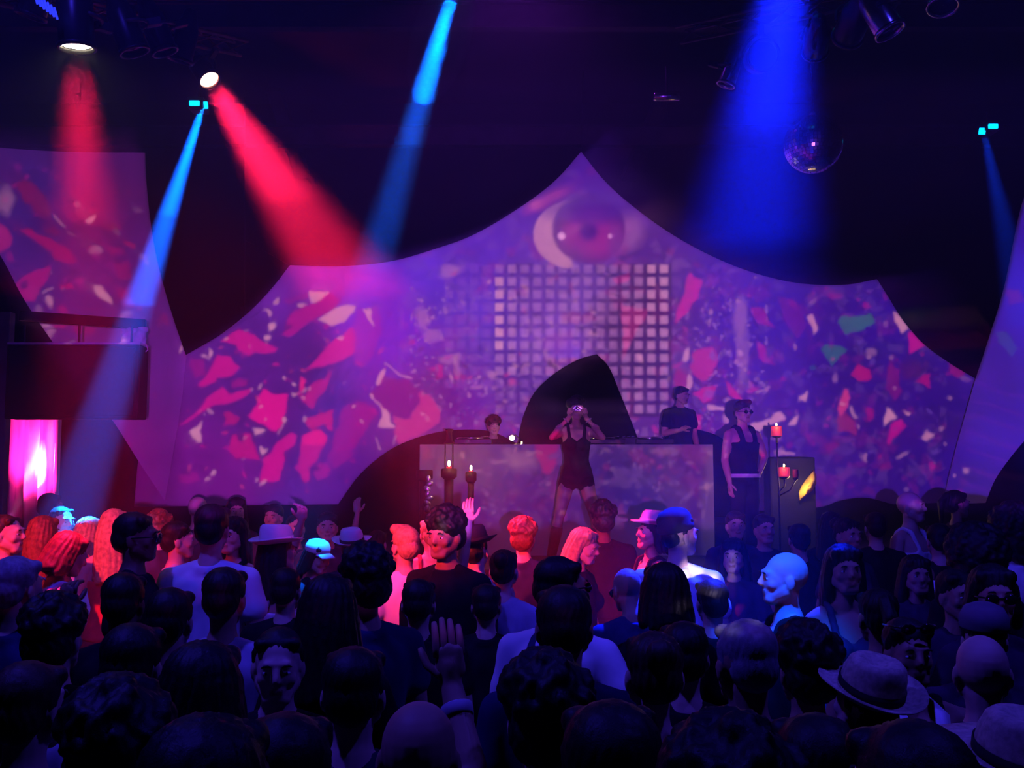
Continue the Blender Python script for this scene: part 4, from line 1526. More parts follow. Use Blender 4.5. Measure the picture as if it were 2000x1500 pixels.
def body_mesh(la, ra, fem, leg, fl, fr, yaw, pitch, roll):
    def make():
        V, L, T, nb = base_body(la, ra, fem, leg, fl, fr)
        V = V.copy()
        rad = np.hypot(V[:, 0], V[:, 1] + .01)
        w = sstep(1.465, 1.56, V[:, 2]) * (rad < .135)
        w[nb:] = 0
        P = np.array(PIV)
        for st in range(1):
            a = np.radians(yaw) * w; b = np.radians(pitch) * w; c = np.radians(roll) * w
            d = V - P
            x, y, z = d[:, 0].copy(), d[:, 1].copy(), d[:, 2].copy()
            x, z = x * np.cos(c) + z * np.sin(c), -x * np.sin(c) + z * np.cos(c)
            y, z = y * np.cos(b) - z * np.sin(b), y * np.sin(b) + z * np.cos(b)
            x, y = x * np.cos(a) - y * np.sin(a), x * np.sin(a) + y * np.cos(a)
            V2 = np.stack([x, y, z], 1) + P
        # lips get their own colour
        V0, _, _, _ = base_body(la, ra, fem, leg, fl, fr)
        lip = (np.abs(V0[:, 0]) < .021) & (V0[:, 1] < -.088) & (V0[:, 2] > 1.576) & (V0[:, 2] < 1.594)
        st_ = np.concatenate(([0], np.cumsum(T)[:-1]))
        mi = lip[L[st_]].astype(np.int32)
        return raw_mesh('body', V2, L, T, mi)
    return cached(('m', la, ra, fem, leg, fl, fr, round(yaw / 6), round(pitch / 6), round(roll / 6)), make)


def cloth_mesh(key, prims, wr=.005, vox=.013):
    def make():
        V, L, T = remesh(prims(), vox, 3, warped=False)
        ang = np.arctan2(V[:, 1], V[:, 0])
        n = np.sin(V[:, 2] * 31 + 3 * np.sin(ang * 3)) * .5 + np.sin(ang * 9 + V[:, 2] * 14) * .5
        V = V.copy()
        r = np.hypot(V[:, 0], V[:, 1]) + 1e-6
        V[:, 0] += V[:, 0] / r * n * wr; V[:, 1] += V[:, 1] / r * n * wr
        return raw_mesh('cloth', V, L, T)
    return cached(key, make)


def strands(V, amp, fx, fz, seed):
    """comb-like relief on hair"""
    ang = np.arctan2(V[:, 1] - .02, V[:, 0])
    n = np.sin(ang * fx + 2.5 * np.sin(V[:, 2] * fz + seed)) * .6 + np.sin(ang * fx * 2.3 + V[:, 2] * fz * 1.7) * .4
    c = np.array((0, .02, 1.64))
    d = V - c
    d /= np.linalg.norm(d, axis=1)[:, None] + 1e-6
    return V + d * (n * amp)[:, None]


def hair_mesh(style):
    def make():
        mb = MB()
        if style in ('short', 'crop'):
            g = 0 if style == 'short' else -.006
            mb.ell((0, .020, 1.690), (.082 + g, .094 + g, .078 + g))
            mb.ell((0, .052, 1.640), (.072 + g, .066 + g, .072 + g))
            mb.cap((-.055, -.035, 1.722), .026 + g, (.055, -.035, 1.722), .026 + g)
            for s in (-1, 1): mb.cap((s * .066, .0, 1.69), .017, (s * .071, .012, 1.645), .012)
        elif style == 'quiff':
            mb.ell((0, .018, 1.694), (.084, .096, .084))
            mb.ell((0, .055, 1.640), (.072, .066, .072))
            mb.cap((-.045, -.055, 1.745), .032, (.045, -.050, 1.750), .034)
        elif style == 'curly':
            mb.ell((0, .020, 1.698), (.098, .108, .092)); mb.ell((0, .06, 1.63), (.085, .07, .08))
            r = random.Random(4)
            for k in range(70):
                a = r.uniform(0, 2 * PI); b = r.uniform(-.2, 1.4)
                p = Vector((math.cos(a) * math.cos(b) * .095, .02 + math.sin(a) * math.cos(b) * .105, 1.70 + math.sin(b) * .09))
                if p.y < -.06 and p.z < 1.73: continue
                mb.ell(p, (.019, .019, .019), 8, 6)
        elif style == 'afro':
            mb.ell((0, .03, 1.70), (.155, .155, .145)); mb.ell((0, .07, 1.61), (.13, .10, .11))
            r = random.Random(5)
            for k in range(160):
                a = r.uniform(0, 2 * PI); b = r.uniform(-.5, 1.45)
                p = Vector((math.cos(a) * math.cos(b) * .15, .03 + math.sin(a) * math.cos(b) * .15, 1.70 + math.sin(b) * .14))
                if p.y < -.05 and p.z < 1.72: continue
                mb.ell(p, (.022, .022, .022), 8, 6)
        elif style in ('long', 'bob', 'wavy'):
            mb.ell((0, .020, 1.690), (.088, .098, .082))
            mb.cap((-.05, -.035, 1.722), .030, (.05, -.035, 1.722), .030)
            zb = {'long': 1.30, 'bob': 1.53, 'wavy': 1.38}[style]
            for k in range(11):
                a = -.25 + (PI + .5) * k / 10
                x, y = math.cos(a), math.sin(a)
                p0 = Vector((x * .070, .02 + y * .078, 1.68)); p1 = Vector((x * .085, .03 + y * .085, 1.58))
                p2 = Vector((x * (.10 if style != 'bob' else .092), .05 + y * .08, zb + .01 * (k % 3)))
                mb.cap(p0, .026, p1, .028, 10); mb.cap(p1, .028, p2, .022 if style != 'wavy' else .034, 10)
        elif style == 'bun':
            mb.ell((0, .020, 1.690), (.082, .094, .080)); mb.ell((0, .052, 1.645), (.072, .066, .072))
            mb.cap((-.05, -.035, 1.722), .026, (.05, -.035, 1.722), .026)
            mb.ell((0, .125, 1.72), (.045, .042, .045)); mb.cap((0, .09, 1.70), .03, (0, .12, 1.72), .03)
        elif style == 'tail':
            mb.ell((0, .020, 1.690), (.082, .094, .080)); mb.ell((0, .052, 1.645), (.072, .066, .072))
            mb.cap((-.05, -.035, 1.722), .026, (.05, -.035, 1.722), .026)
            mb.cap((0, .10, 1.72), .03, (0, .15, 1.66), .032); mb.cap((0, .15, 1.66), .032, (0, .15, 1.48), .014)
        V, L, T = remesh(mb, .0075, 2, warped=False)
        if style in ('long', 'bob', 'wavy', 'tail', 'bun'): V = strands(V, .0035, 22, 20, 1)
        elif style not in ('afro', 'curly'): V = strands(V, .002, 26, 60, 2)
        else: V = strands(V, .003, 17, 90, 3)
        return raw_mesh('hair', V, L, T)
    return cached(('h', style), make)


def hat_parts(style):
    def make():
        res = []
        tilt = Matrix.Rotation(-.10, 3, 'X')
        if style in ('fedora', 'widehat'):
            R = .150 if style == 'fedora' else .185
            c = Vector((0, .012, 1.705))
            vs, fs = [], []
            n = 40
            prof = [(.088, .006), (.092, .0), (R * .75, -.004), (R, .010), (R + .002, .014), (R * .75, .003), (.092, .008), (.086, .012)]
            for r, z in prof:
                for i in range(n):
                    a = 2 * PI * i / n
                    x, y = math.cos(a) * r, math.sin(a) * r * 1.10
                    up = max(0, r - .1) * .35 * abs(math.cos(a)) ** 2 + (max(0, r - .1) * (.25 if y > 0 else -.30)) * abs(math.sin(a))
                    vs.append(tilt @ Vector((x, y, z + up)) + c)
            m = len(prof)
            for j in range(m):
                for i in range(n):
                    a, b = j * n + i, j * n + (i + 1) % n
                    a2, b2 = ((j + 1) % m) * n + i, ((j + 1) % m) * n + (i + 1) % n
                    fs.append((a, b, b2, a2))
            brim = MB().add(vs, fs)
            cr = []
            prof = [(.089, 0), (.090, .02), (.087, .06), (.080, .09), (.066, .104), (.045, .102), (.02, .090), (.002, .086)]
            vs, fs = [], []
            for r, z in prof:
                for i in range(n):
                    a = 2 * PI * i / n
                    x, y = math.cos(a) * r, math.sin(a) * r * 1.14
                    pin = 1 - .22 * sstep(.04, .10, np.float64(z)) * max(0, -math.sin(a)) * abs(math.cos(a)) * 1.6
                    zz = z + .012 * (y / .09) * (z / .1)
                    vs.append(tilt @ Vector((x * pin, y, zz)) + c)
            for j in range(len(prof) - 1):
                for i in range(n):
                    a, b = j * n + i, j * n + (i + 1) % n
                    fs.append((a, b, b + n, a + n))
            fs.append(tuple((len(prof) - 1) * n + i for i in range(n)))
            crown = MB().add(vs, fs)
            vs, fs = [], []
            for r, z in ((.0905, .004), (.0925, .004), (.0925, .032), (.0900, .032)):
                for i in range(n):
                    a = 2 * PI * i / n
                    vs.append(tilt @ Vector((math.cos(a) * r, math.sin(a) * r * 1.14, z)) + c)
            for j in range(4):
                for i in range(n):
                    a, b = j * n + i, j * n + (i + 1) % n
                    a2, b2 = ((j + 1) % 4) * n + i, ((j + 1) % 4) * n + (i + 1) % n
                    fs.append((a, b, b2, a2))
            band = MB().add(vs, fs)
            hat = MB().add(brim.v, brim.f).add(crown.v, crown.f)
            return hat.mesh('hat'), band.mesh('band')
        if style == 'beanie':
            mb = MB()
            mb.lathe([(.088, 0), (.094, .006), (.094, .034), (.089, .040), (.087, .075), (.070, .105), (.035, .122), (.002, .126)], 32, (0, .018, 1.668), rot=Matrix.Rotation(-.22, 3, 'X'), sy=1.12)
            return mb.mesh('hat'), None
        if style == 'cap':
            mb = MB()
            mb.lathe([(.086, 0), (.090, .008), (.088, .045), (.070, .080), (.035, .096), (.002, .098)], 32, (0, .014, 1.690), rot=Matrix.Rotation(-.08, 3, 'X'), sy=1.12)
            vs, fs = [], []
            for j, (ya, zc) in enumerate(((0, .0), (.045, -.004), (.085, -.014))):
                for i in range(11):
                    t = -1 + 2 * i / 10
                    x = t * .078 * (1 - .10 * j)
                    y = -.070 - (ya * (1 - .35 * t * t)) + .03 * t * t
                    vs.append((x, y, 1.700 + zc - .016 * t * t))
            for j in range(2):
                for i in range(10):
                    a = j * 11 + i
                    fs.append((a, a + 1, a + 12, a + 11))
            k0 = len(vs)
            vs += [(v[0], v[1], v[2] + .006) for v in vs]
            fs += [tuple(reversed([a + k0 for a in f])) for f in fs]
            mb.add(vs, fs)
            return mb.mesh('hat'), None
    return cached(('hat', style), make)


def glasses_mesh(on_top=False):
    def make():
        mb = MB()
        dy, dz = (0, 0) if not on_top else (.012, .098)
        for s in (-1, 1):
            mb.ell((s * .033, -.104 + dy, 1.643 + dz), (.027, .007, .020), 14, 8)
            mb.tube([(s * .060, -.100 + dy, 1.648 + dz), (s * .080, -.06 + dy, 1.648 + dz), (s * .084, .0 + dy, 1.645 + dz)], .0035, 6)
        mb.tube([(-.012, -.112 + dy, 1.648 + dz), (.012, -.112 + dy, 1.648 + dz)], .004, 6)
        return mb.mesh('glasses')
    return cached(('gl', on_top), make)


def eye_mesh():
    def make():
        mb = MB()
        mb.ell((0, 0, 0), (.0125, .0105, .0070), 12, 8)
        mb.ell((0, -.0080, 0), (.0050, .0036, .0052), 10, 6, mi=1)
        return mb.mesh('eye')
    return cached('eye', make)


def brow_mesh():
    def make():
        mb = MB()
        mb.tube([(-.014, .004, -.003), (-.006, 0, .002), (.006, 0, .003), (.015, .006, -.002)], [.002, .004, .004, .002], 6)
        return mb.mesh('brow')
    return cached('brow', make)


PEOPLE = []


def person(px, py, Y, yaw, label, hair='short', hc='hair_black', skin='skin_pale', top='tee', tc='cloth_black', bc='denim', fem=False,
           la='down', ra='down', hy=0, hp=0, hr=0, hat=None, hatc='felt_black', bandc=None, gl=None, leg='stand', fl=False, fr=False,
           ground=0.0, lean=0.0, s=None, group='dancers on the dance floor', boot=False, extra=None, legs=True):
    """px, py: where the photograph shows the top of the head, at distance Y"""
    htop = 1.765
    if hat in ('fedora', 'widehat'): htop = 1.815
    elif hat == 'beanie': htop = 1.795
    elif hat == 'cap': htop = 1.79
    elif hair in ('afro',): htop = 1.85
    elif hair is None: htop = 1.754
    elif hair in ('quiff', 'curly'): htop = 1.79
    p = at(px, py, Y)
    sc = s or (p.z - ground) / htop
    root = empty('person', (p.x, Y, ground), math.radians(yaw))
    root.scale = (sc, sc, sc)
    root.rotation_euler = (math.radians(lean), 0, math.radians(yaw))
    tag(root, label, 'person', group)
    PEOPLE.append((px, p.x, Y, sc, label))
    fr_ = fr or ra == 'fist'; fl_ = fl or la == 'fist'
    b = link('body', body_mesh(la, ra, fem, leg, fl_, fr_, hy, hp, hr), [M[skin], M['lip']], root)
    H4 = head_matrix(hy, hp, hr)

    def onhead(o, loc=None, rot=None):
        o.parent = root
        m = H4.copy()
        if loc is not None: m = m @ Matrix.Translation(loc)
        o.matrix_parent_inverse = Matrix.Identity(4)
        o.matrix_basis = m
        return o
    if hair and hat is None or hair in ('long', 'bob', 'wavy', 'tail', 'bun'):
        onhead(link('hair', hair_mesh(hair), M[hc]))
    elif hair and hat:
        onhead(link('hair', hair_mesh('crop'), M[hc]))
    if hat:
        hm1, hm2 = hat_parts(hat)
        h = onhead(link('hat', hm1, M[hatc]))
        if hm2:
            link('hat_band', hm2, M[bandc or 'felt_black'], h)
    for sx in (-1, 1):
        onhead(link('eye', eye_mesh(), [M['eye_white'], M['eye_dark']]), (sx * .031, -.0800, 1.6445))
        onhead(link('eyebrow', brow_mesh(), M[hc]), (sx * .032, -.0985, 1.668))
    if gl: onhead(link('glasses', glasses_mesh(gl == 'top'), M['lens_dark']))
    if top:
        kd = top
        link({'tee': 'shirt', 'long': 'long_sleeve_shirt', 'tank': 'tank_top', 'vest': 'vest', 'suit': 'playsuit'}[top],
             cloth_mesh(('t', la if top in ('tee', 'long') else 0, ra if top in ('tee', 'long') else 0, fem, kd), lambda: top_prims(la, ra, fem, kd)), M[tc], root)
    if legs:
        link('trousers', cloth_mesh(('l', fem, leg), lambda: leg_prims(fem, leg, 0), .003, .016), M[bc], root)
    for sd in (-1, 1):
        link('boot' if boot else 'shoe', cached(('s', leg, boot, sd), lambda: shoe_mesh(leg, boot, sd).mesh('shoe')), M['leather'], root)
    return root


# ---- on the stage
dn = person(1125, 774, 10.35, 0, 'woman dancer in a black playsuit photographing the crowd from the stage', hair='curly', hc='hair_black', fem=True, top='suit', tc='cloth_black',
            la='face', ra='face', leg='wide', ground=STAGE_Z, boot=True, legs=False, skin='skin_tan', group='performers on the stage')
cm = empty('camera_prop', (at(1125, 791, 10.35).x, 10.35 - .215 * 1.0, 0))
cm.name = 'compact_camera'
zc = STAGE_Z + 1.645 * dn.scale[0]
cm.location.z = zc
tag(cm, 'silver compact camera held up to her eyes by the dancing woman', 'camera')
MB().box((0, 0, 0), (.105, .035, .062), bev=.008).build('camera_body', M['camera_silver'], cm, False)
MB().lathe([(.026, -.0), (.026, .03), (.022, .034), (.018, .028), (.004, .026)], 20, (0, -.015, 0), rot=Matrix.Rotation(PI / 2, 3, 'X')).build('camera_lens', M['chrome'], cm)
MB().box((-.03, -.018, .022), (.02, .006, .01), bev=.002).build('flash', M['eye_white'], cm, False)
br = MB()
for k in range(24):
    a = 2 * PI * k / 24
    br.ell((math.cos(a) * .033, math.sin(a) * .033, 0), (.006, .006, .006), 8, 6)
for sx in (-1, 1):
    e, w_, h_ = arm_side(sx, 'face')
    o = br.build('bracelet', M['silver'], dn)
    o.matrix_basis = Matrix.Translation(e.lerp(w_, .82)) @ (w_ - e).to_track_quat('Z', 'Y').to_matrix().to_4x4()

mv = person(1450, 779, 10.1, 25, 'man in a dark sleeveless vest and white belt standing right of the music desk', hair='quiff', hc='hair_brown', top='vest', tc='cloth_black', bc='cloth_black',
            la='hip', ra='down', hy=0, ground=STAGE_Z, leg='stand', gl='on', group='performers on the stage')
bl = MB().lathe([(.180, 0), (.192, 0), (.192, .04), (.180, .04), (.180, 0)], 36, (0, .006, .945), sy=.78, caps=False)
bl.build('belt', M['cloth_white'], mv)
person(964, 811, 12.35, 10, 'disc jockey with dark hair peering over the left half of the music desk', hair='curly', top='tee', tc='cloth_black', ground=STAGE_Z, ra='bent', hp=6, group='performers on the stage')
person(1328, 754, 12.5, 25, 'standing disc jockey in a black shirt behind the right end of the desk', hair='short', top='tee', tc='cloth_black', ground=STAGE_Z + .341, ra='bent', hy=18, hp=10, group='performers on the stage')

# ---- the crowd, from the left edge to the right edge
CROWD = [
 (14, 1003, 6.1, 90, 'man with cropped hair at the far left edge lit red and facing right', dict(hair='crop', hc='hair_brown', tc='cloth_black')),
 (100, 963, 9.1, 150, 'dark haired head farthest back in front of the pink drape', dict(hair='short', tc='cloth_dark')),
 (122, 988, 7.7, 60, 'man whose forehead glows blue in front of the pink drape', dict(hair='crop', hc='hair_brown', tc='cloth_dark')),
 (88, 1008, 6.9, 165, 'woman with long auburn hair lit red beside the pink drape', dict(hair='long', hc='hair_red', fem=True, tc='cloth_dark')),
 (116, 1036, 5.5, 135, 'dark bobbed head bowed to the right above a pale top at the left', dict(hair='bob', hc='hair_brown', fem=True, top='tank', tc='cloth_pale', hp=22)),
 (178, 1010, 7.5, 150, 'blond long haired woman lit red, left one of the blond pair', dict(hair='wavy', hc='hair_blond', fem=True, tc='cloth_pale')),
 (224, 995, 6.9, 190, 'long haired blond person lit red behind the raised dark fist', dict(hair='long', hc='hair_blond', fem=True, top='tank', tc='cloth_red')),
 (243, 1118, 3.9, 185, 'dark figure at the left raising a clenched fist', dict(hair='short', top='tee', tc='cloth_black', la='fist', skin='skin_dark')),
 (268, 1000, 5.1, 95, 'man in a black shirt and sunglasses looking right beside the red lit blonds', dict(hair='short', skin='skin_dark', tc='cloth_black', gl='on')),
 (312, 996, 8.1, 200, 'red haired head just behind the man in sunglasses', dict(hair='curly', hc='hair_red', tc='cloth_dark')),
 (350, 1018, 6.4, 110, 'dark haired man in a pale shirt between the sunglasses man and the broad white back', dict(hair='short', top='tee', tc='cloth_pale')),
 (388, 970, 9.2, 160, 'shaven head lit red far back against the left of the screen', dict(hair=None, tc='cloth_dark')),
 (415, 984, 5.3, 182, 'broad man in a white tee shirt seen from behind at the left', dict(hair='short', top='tee', tc='cloth_white', bc='denim')),
 (455, 1010, 6.6, -15, 'dark long haired woman raising her left fist near the white hat', dict(hair='long', fem=True, top='tank', tc='cloth_black', la='side', fl=True)),
 (462, 972, 9.5, 20, 'dark head far back left of the raised red fist', dict(hair='wavy', fem=True, tc='cloth_dark')),
 (535, 984, 9.0, -10, 'small red lit face farthest back above the white hat', dict(hair='short', tc='cloth_dark')),
 (578, 1004, 8.3, 30, 'short haired face behind the crown of the white hat', dict(hair='crop', tc='cloth_dark')),
 (545, 1022, 5.9, 125, 'person in a glowing pale blue fedora and white tank top', dict(hair='wavy', fem=True, top='tank', tc='cloth_white', hat='fedora', hatc='felt_white', bandc='felt_white', ra='bent')),
 (614, 1050, 6.9, 60, 'woman in a glowing pale cap right of the white fedora', dict(hair='bob', fem=True, tc='cloth_black', hat='cap', hatc='felt_white', hp=14)),
 (640, 1000, 8.0, 10, 'man with dark hair facing the camera behind the pale cap', dict(hair='short', tc='cloth_dark')),
 (690, 1028, 7.2, 175, 'person in a white hat with a wide black band', dict(hair='short', tc='cloth_dark', hat='fedora', hatc='felt_white', bandc='felt_black', hp=-8)),
 (738, 1036, 8.3, 170, 'thin armed woman reaching one hand high left of the desk', dict(hair='tail', fem=True, top='tank', tc='cloth_dark', la='high')),
 (712, 1062, 3.9, 215, 'big dark haired head in front of the white hat with black band', dict(hair='curly', skin='skin_tan', tc='cloth_navy')),
 (789, 1022, 6.2, 215, 'man with spiky fair hair lit red in a white shirt seen from behind', dict(hair='quiff', hc='hair_blond', top='tee', tc='cloth_white', hp=-4)),
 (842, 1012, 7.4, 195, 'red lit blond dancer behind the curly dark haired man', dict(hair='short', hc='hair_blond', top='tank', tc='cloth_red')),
 (872, 988, 5.4, -28, 'curly dark haired man in black turned back towards the camera', dict(hair='curly', skin='skin_tan', top='long', tc='cloth_black', hp=6)),
 (932, 1022, 6.0, 170, 'bare shouldered person in a dark fedora lit bright red', dict(hair='short', top='tank', tc='cloth_pale', hat='fedora', hatc='felt_black', bandc='felt_black', hr=6)),
 (984, 1074, 5.5, 172, 'person with dark hair rimmed in red throwing one hand up', dict(hair='bun', fem=True, top='tee', tc='cloth_pale', la='high')),
 (1023, 1010, 7.1, 165, 'curly fair haired man seen from behind in the red light', dict(hair='curly', hc='hair_red', tc='cloth_navy')),
 (1092, 1086, 3.9, 158, 'man in glasses with a white shirt under a dark waistcoat', dict(hair='short', skin='skin_tan', top='long', tc='cloth_white', hy=-42, gl='on', ra='hip')),
 (1132, 1030, 6.6, 60, 'woman with long fair hair lit red below the dancer', dict(hair='wavy', hc='hair_blond', fem=True, tc='cloth_black', hp=14)),
 (1178, 977, 7.9, 180, 'dark silhouette standing right below the legs of the dancer', dict(hair='curly', skin='skin_dark', tc='cloth_black')),
 (1101, 1142, 2.95, 180, 'dark round head in front of the man with the waistcoat', dict(hair='short', skin='skin_tan', tc='cloth_navy')),
 (1268, 994, 7.0, -70, 'woman in a pink lit hat and black tank top facing left', dict(hair='bob', fem=True, top='tank', tc='cloth_black', hat='fedora', hatc='felt_white', bandc='felt_white', hp=-6)),
 (1322, 990, 5.7, 165, 'man in a dark beanie with a wide white shirt seen from behind', dict(hair='crop', top='tee', tc='cloth_white', hat='beanie', hatc='felt_black', hy=-50)),
 (1232, 1108, 5.0, 200, 'blue rimmed round head left of the wide white shirt', dict(hair=None, skin='skin_tan', tc='cloth_navy', gl='on', hp=20)),
 (1297, 1100, 3.95, 180, 'tall dark head of smooth hair in front of the wide white shirt', dict(hair='bob', fem=True, tc='cloth_black')),
 (1436, 998, 8.4, 0, 'faint red face far back below the man in the vest', dict(hair='short', hc='hair_brown', tc='cloth_dark')),
 (1432, 1052, 6.5, -20, 'faint face with pale smudges right of the wide white shirt', dict(hair='wavy', fem=True, tc='cloth_dark')),
 (1492, 1004, 7.9, 10, 'dim red face below the thin candelabrum', dict(hair='short', tc='cloth_dark')),
 (1531, 1079, 4.3, -90, 'bald man glowing bright blue in profile facing left', dict(hair=None, skin='skin_pale', top='tank', tc='cloth_black', ra='bent')),
 (1560, 1022, 7.4, 180, 'dark head directly above the glowing bald man', dict(hair='short', tc='cloth_black')),
 (1622, 1000, 8.4, 160, 'dark haired dancer in front of the black plinth', dict(hair='wavy', fem=True, tc='cloth_black')),
 (1655, 1012, 6.9, 20, 'dim faced dancer with hair pinned up right of the bald man', dict(hair='bun', fem=True, skin='skin_tan', tc='cloth_dark')),
 (1648, 1064, 4.8, 0, 'woman with long dark hair and straps faint in blue light right of the bald man', dict(hair='long', fem=True, skin='skin_tan', top='tank', tc='cloth_dark')),
 (1708, 1000, 7.9, 180, 'short haired silhouette left of the smiling shaven man', dict(hair='short', tc='cloth_black')),
 (1778, 961, 8.1, 40, 'smiling shaven headed man lit red in a white tank top at the right', dict(hair=None, top='tank', tc='cloth_white', la='out', hy=10)),
 (1832, 1022, 7.0, 175, 'dark short haired head just right of the smiling shaven man', dict(hair='short', tc='cloth_black')),
 (1868, 958, 9.3, 100, 'dark ponytail woman farthest back at the right', dict(hair='tail', fem=True, tc='cloth_dark', skin='skin_tan')),
 (1972, 964, 6.3, 200, 'big haired dark head at the right edge with glowing white sleeves', dict(hair='afro', skin='skin_dark', top='long', tc='cloth_white', ra='side', la='out', s=1.02)),
 (1900, 1020, 5.2, 180, 'huge round dark afro near the right edge', dict(hair='afro', skin='skin_dark', tc='cloth_black')),
 (1788, 1085, 5.7, 0, 'faint blue face below the smiling shaven man', dict(hair='wavy', fem=True, skin='skin_tan', tc='cloth_dark')),
 (1868, 1112, 4.4, 10, 'faint face just in front of the huge round afro', dict(hair='short', skin='skin_tan', tc='cloth_dark')),
 (1938, 1104, 3.9, -10, 'woman in dark glasses at the right below the afro', dict(hair='bob', fem=True, skin='skin_tan', tc='cloth_dark', gl='on')),
 (1772, 1208, 3.3, 0, 'man with sunglasses pushed up and an open white collar', dict(hair='short', skin='skin_tan', top='tank', tc='cloth_black', gl='top', hy=0)),
 (1918, 1174, 3.55, 170, 'person in a dim cap at the right edge behind the pale bald head', dict(hair='crop', tc='cloth_dark', hat='cap', hatc='cloth_grey')),
 (1915, 1240, 2.85, 165, 'pale bald head seen from behind at the lower right', dict(hair=None, skin='skin_pale', tc='cloth_dark')),
 (1672, 1266, 2.75, 200, 'person in a pale straw hat with a dark band seen from behind', dict(hair='short', tc='cloth_black', hat='fedora', hatc='straw', bandc='felt_black', hp=-14)),
 (1572, 1214, 2.9, 185, 'black haired head rimmed bright blue in front of the bald man', dict(hair='curly', skin='skin_tan', top='tee', tc='cloth_grey')),
 (1455, 1204, 2.62, 190, 'large thin haired head with a yellow patch of light on top', dict(hair='crop', hc='hair_grey', skin='skin_tan', top='tee', tc='cloth_grey')),
 (1335, 1213, 3.2, 178, 'dark head right of the blue streak below the wide white shirt', dict(hair='short', tc='cloth_black')),
 (1276, 1234, 2.72, 182, 'brown haired head with a small bun between two dark heads at the lower centre', dict(hair='bun', hc='hair_brown', fem=True, tc='cloth_black')),
 (1193, 1366, 1.62, 180, 'nearest and biggest dark head at the lower centre', dict(hair='short', tc='cloth_black')),
 (1066, 1274, 2.15, 180, 'big black curly head in front of the man with the waistcoat', dict(hair='curly', tc='cloth_black')),
 (820, 1368, 1.92, 176, 'dim bald head at the bottom raising a hand with a pale wristband', dict(hair=None, skin='skin_tan', top='tee', tc='cloth_dark', ra='phone')),
 (545, 1222, 3.0, 10, 'dim round face turned to the camera left of centre', dict(hair='crop', skin='skin_pale', tc='cloth_black', hp=6)),
 (440, 1107, 3.85, 180, 'black haired head in front of the broad white tee shirt', dict(hair='short', skin='skin_tan', top='tee', tc='cloth_pale')),
 (334, 1147, 3.55, 182, 'dark head low left of the black haired head with pale shirt', dict(hair='short', tc='cloth_black')),
 (112, 1160, 3.2, 178, 'dark curly head below the bowed bobbed head at the left', dict(hair='curly', tc='cloth_black')),
 (36, 1086, 3.9, 160, 'dim bluish head at the left edge', dict(hair='short', hc='hair_grey', tc='cloth_navy')),
 (398, 1254, 2.3, 180, 'dark head below the black haired head with pale shirt', dict(hair='wavy', fem=True, tc='cloth_navy')),
 (238, 1326, 1.85, 184, 'large dark head near the bottom left', dict(hair='curly', tc='cloth_navy')),
 (262, 1216, 2.75, 178, 'person with a pale blue sleeve at the lower left', dict(hair='short', top='tee', tc='cloth_pale')),
 (642, 1124, 3.3, 186, 'dark wavy haired head left of the big dark curly head', dict(hair='wavy', fem=True, tc='cloth_black')),
 (692, 1262, 2.5, 180, 'dark head low in the middle left with dim shoulders', dict(hair='short', tc='cloth_navy')),
 (560, 1390, 1.75, 182, 'dark head at the bottom left of the dim bald head', dict(hair='short', tc='cloth_navy')),
 (60, 1290, 2.4, 170, 'dim shoulders and dark head at the lower left edge', dict(hair='short', hc='hair_brown', tc='cloth_navy')),
 (405, 1398, 1.42, 178, 'dark head at the bottom with bluish shoulders', dict(hair='bob', fem=True, tc='cloth_navy')),
 (1590, 1392, 1.85, 180, 'dark head at the bottom right below the straw hat', dict(hair='short', tc='cloth_black')),
 (1425, 1400, 1.42, 176, 'dark head at the bottom right of centre', dict(hair='curly', tc='cloth_black')),
 (1775, 1404, 1.45, 190, 'dark head at the bottom below the open white collar', dict(hair='short', tc='cloth_navy')),
 (1968, 1374, 1.95, 195, 'person in a dim straw hat at the bottom right corner', dict(hair='short', tc='cloth_dark', hat='widehat', hatc='straw', hp=-6)),
 (560, 1108, 5.0, 170, 'dark dancer in front of the white tank top', dict(hair='short', tc='cloth_black')),
 (1390, 1130, 4.7, 185, 'dark haired dancer between the wide white shirt and the bald man', dict(hair='short', tc='cloth_black')),
 (1712, 1150, 4.0, 180, 'dark head with bare straps left of the pushed up sunglasses', dict(hair='tail', fem=True, skin='skin_tan', top='tank', tc='cloth_grey')),
 (950, 1140, 4.9, 178, 'dark head behind the white sleeved shoulder', dict(hair='short', tc='cloth_black')),
 (818, 1130, 4.5, 180, 'dark head below the curly dark haired man', dict(hair='short', tc='cloth_black')),
]
PS = {}
for (px, py, Y, yaw, lab, kw) in CROWD:
    PS[lab] = person(px, py, Y, yaw, lab, **kw)

# dark waistcoat of the bearded man, open collar, phone, small red light
wm = PS['man in glasses with a white shirt under a dark waistcoat']


def coat_prims():
    mb = MB()
    mb.ell((0, .012, 1.27), (.160, .130, .150)); mb.ell((0, .012, 1.08), (.158, .122, .17))
    for s in (-1, 1): mb.cap((s * .075, .10, 1.38), .03, (s * .078, .03, 1.462), .030)
    return mb


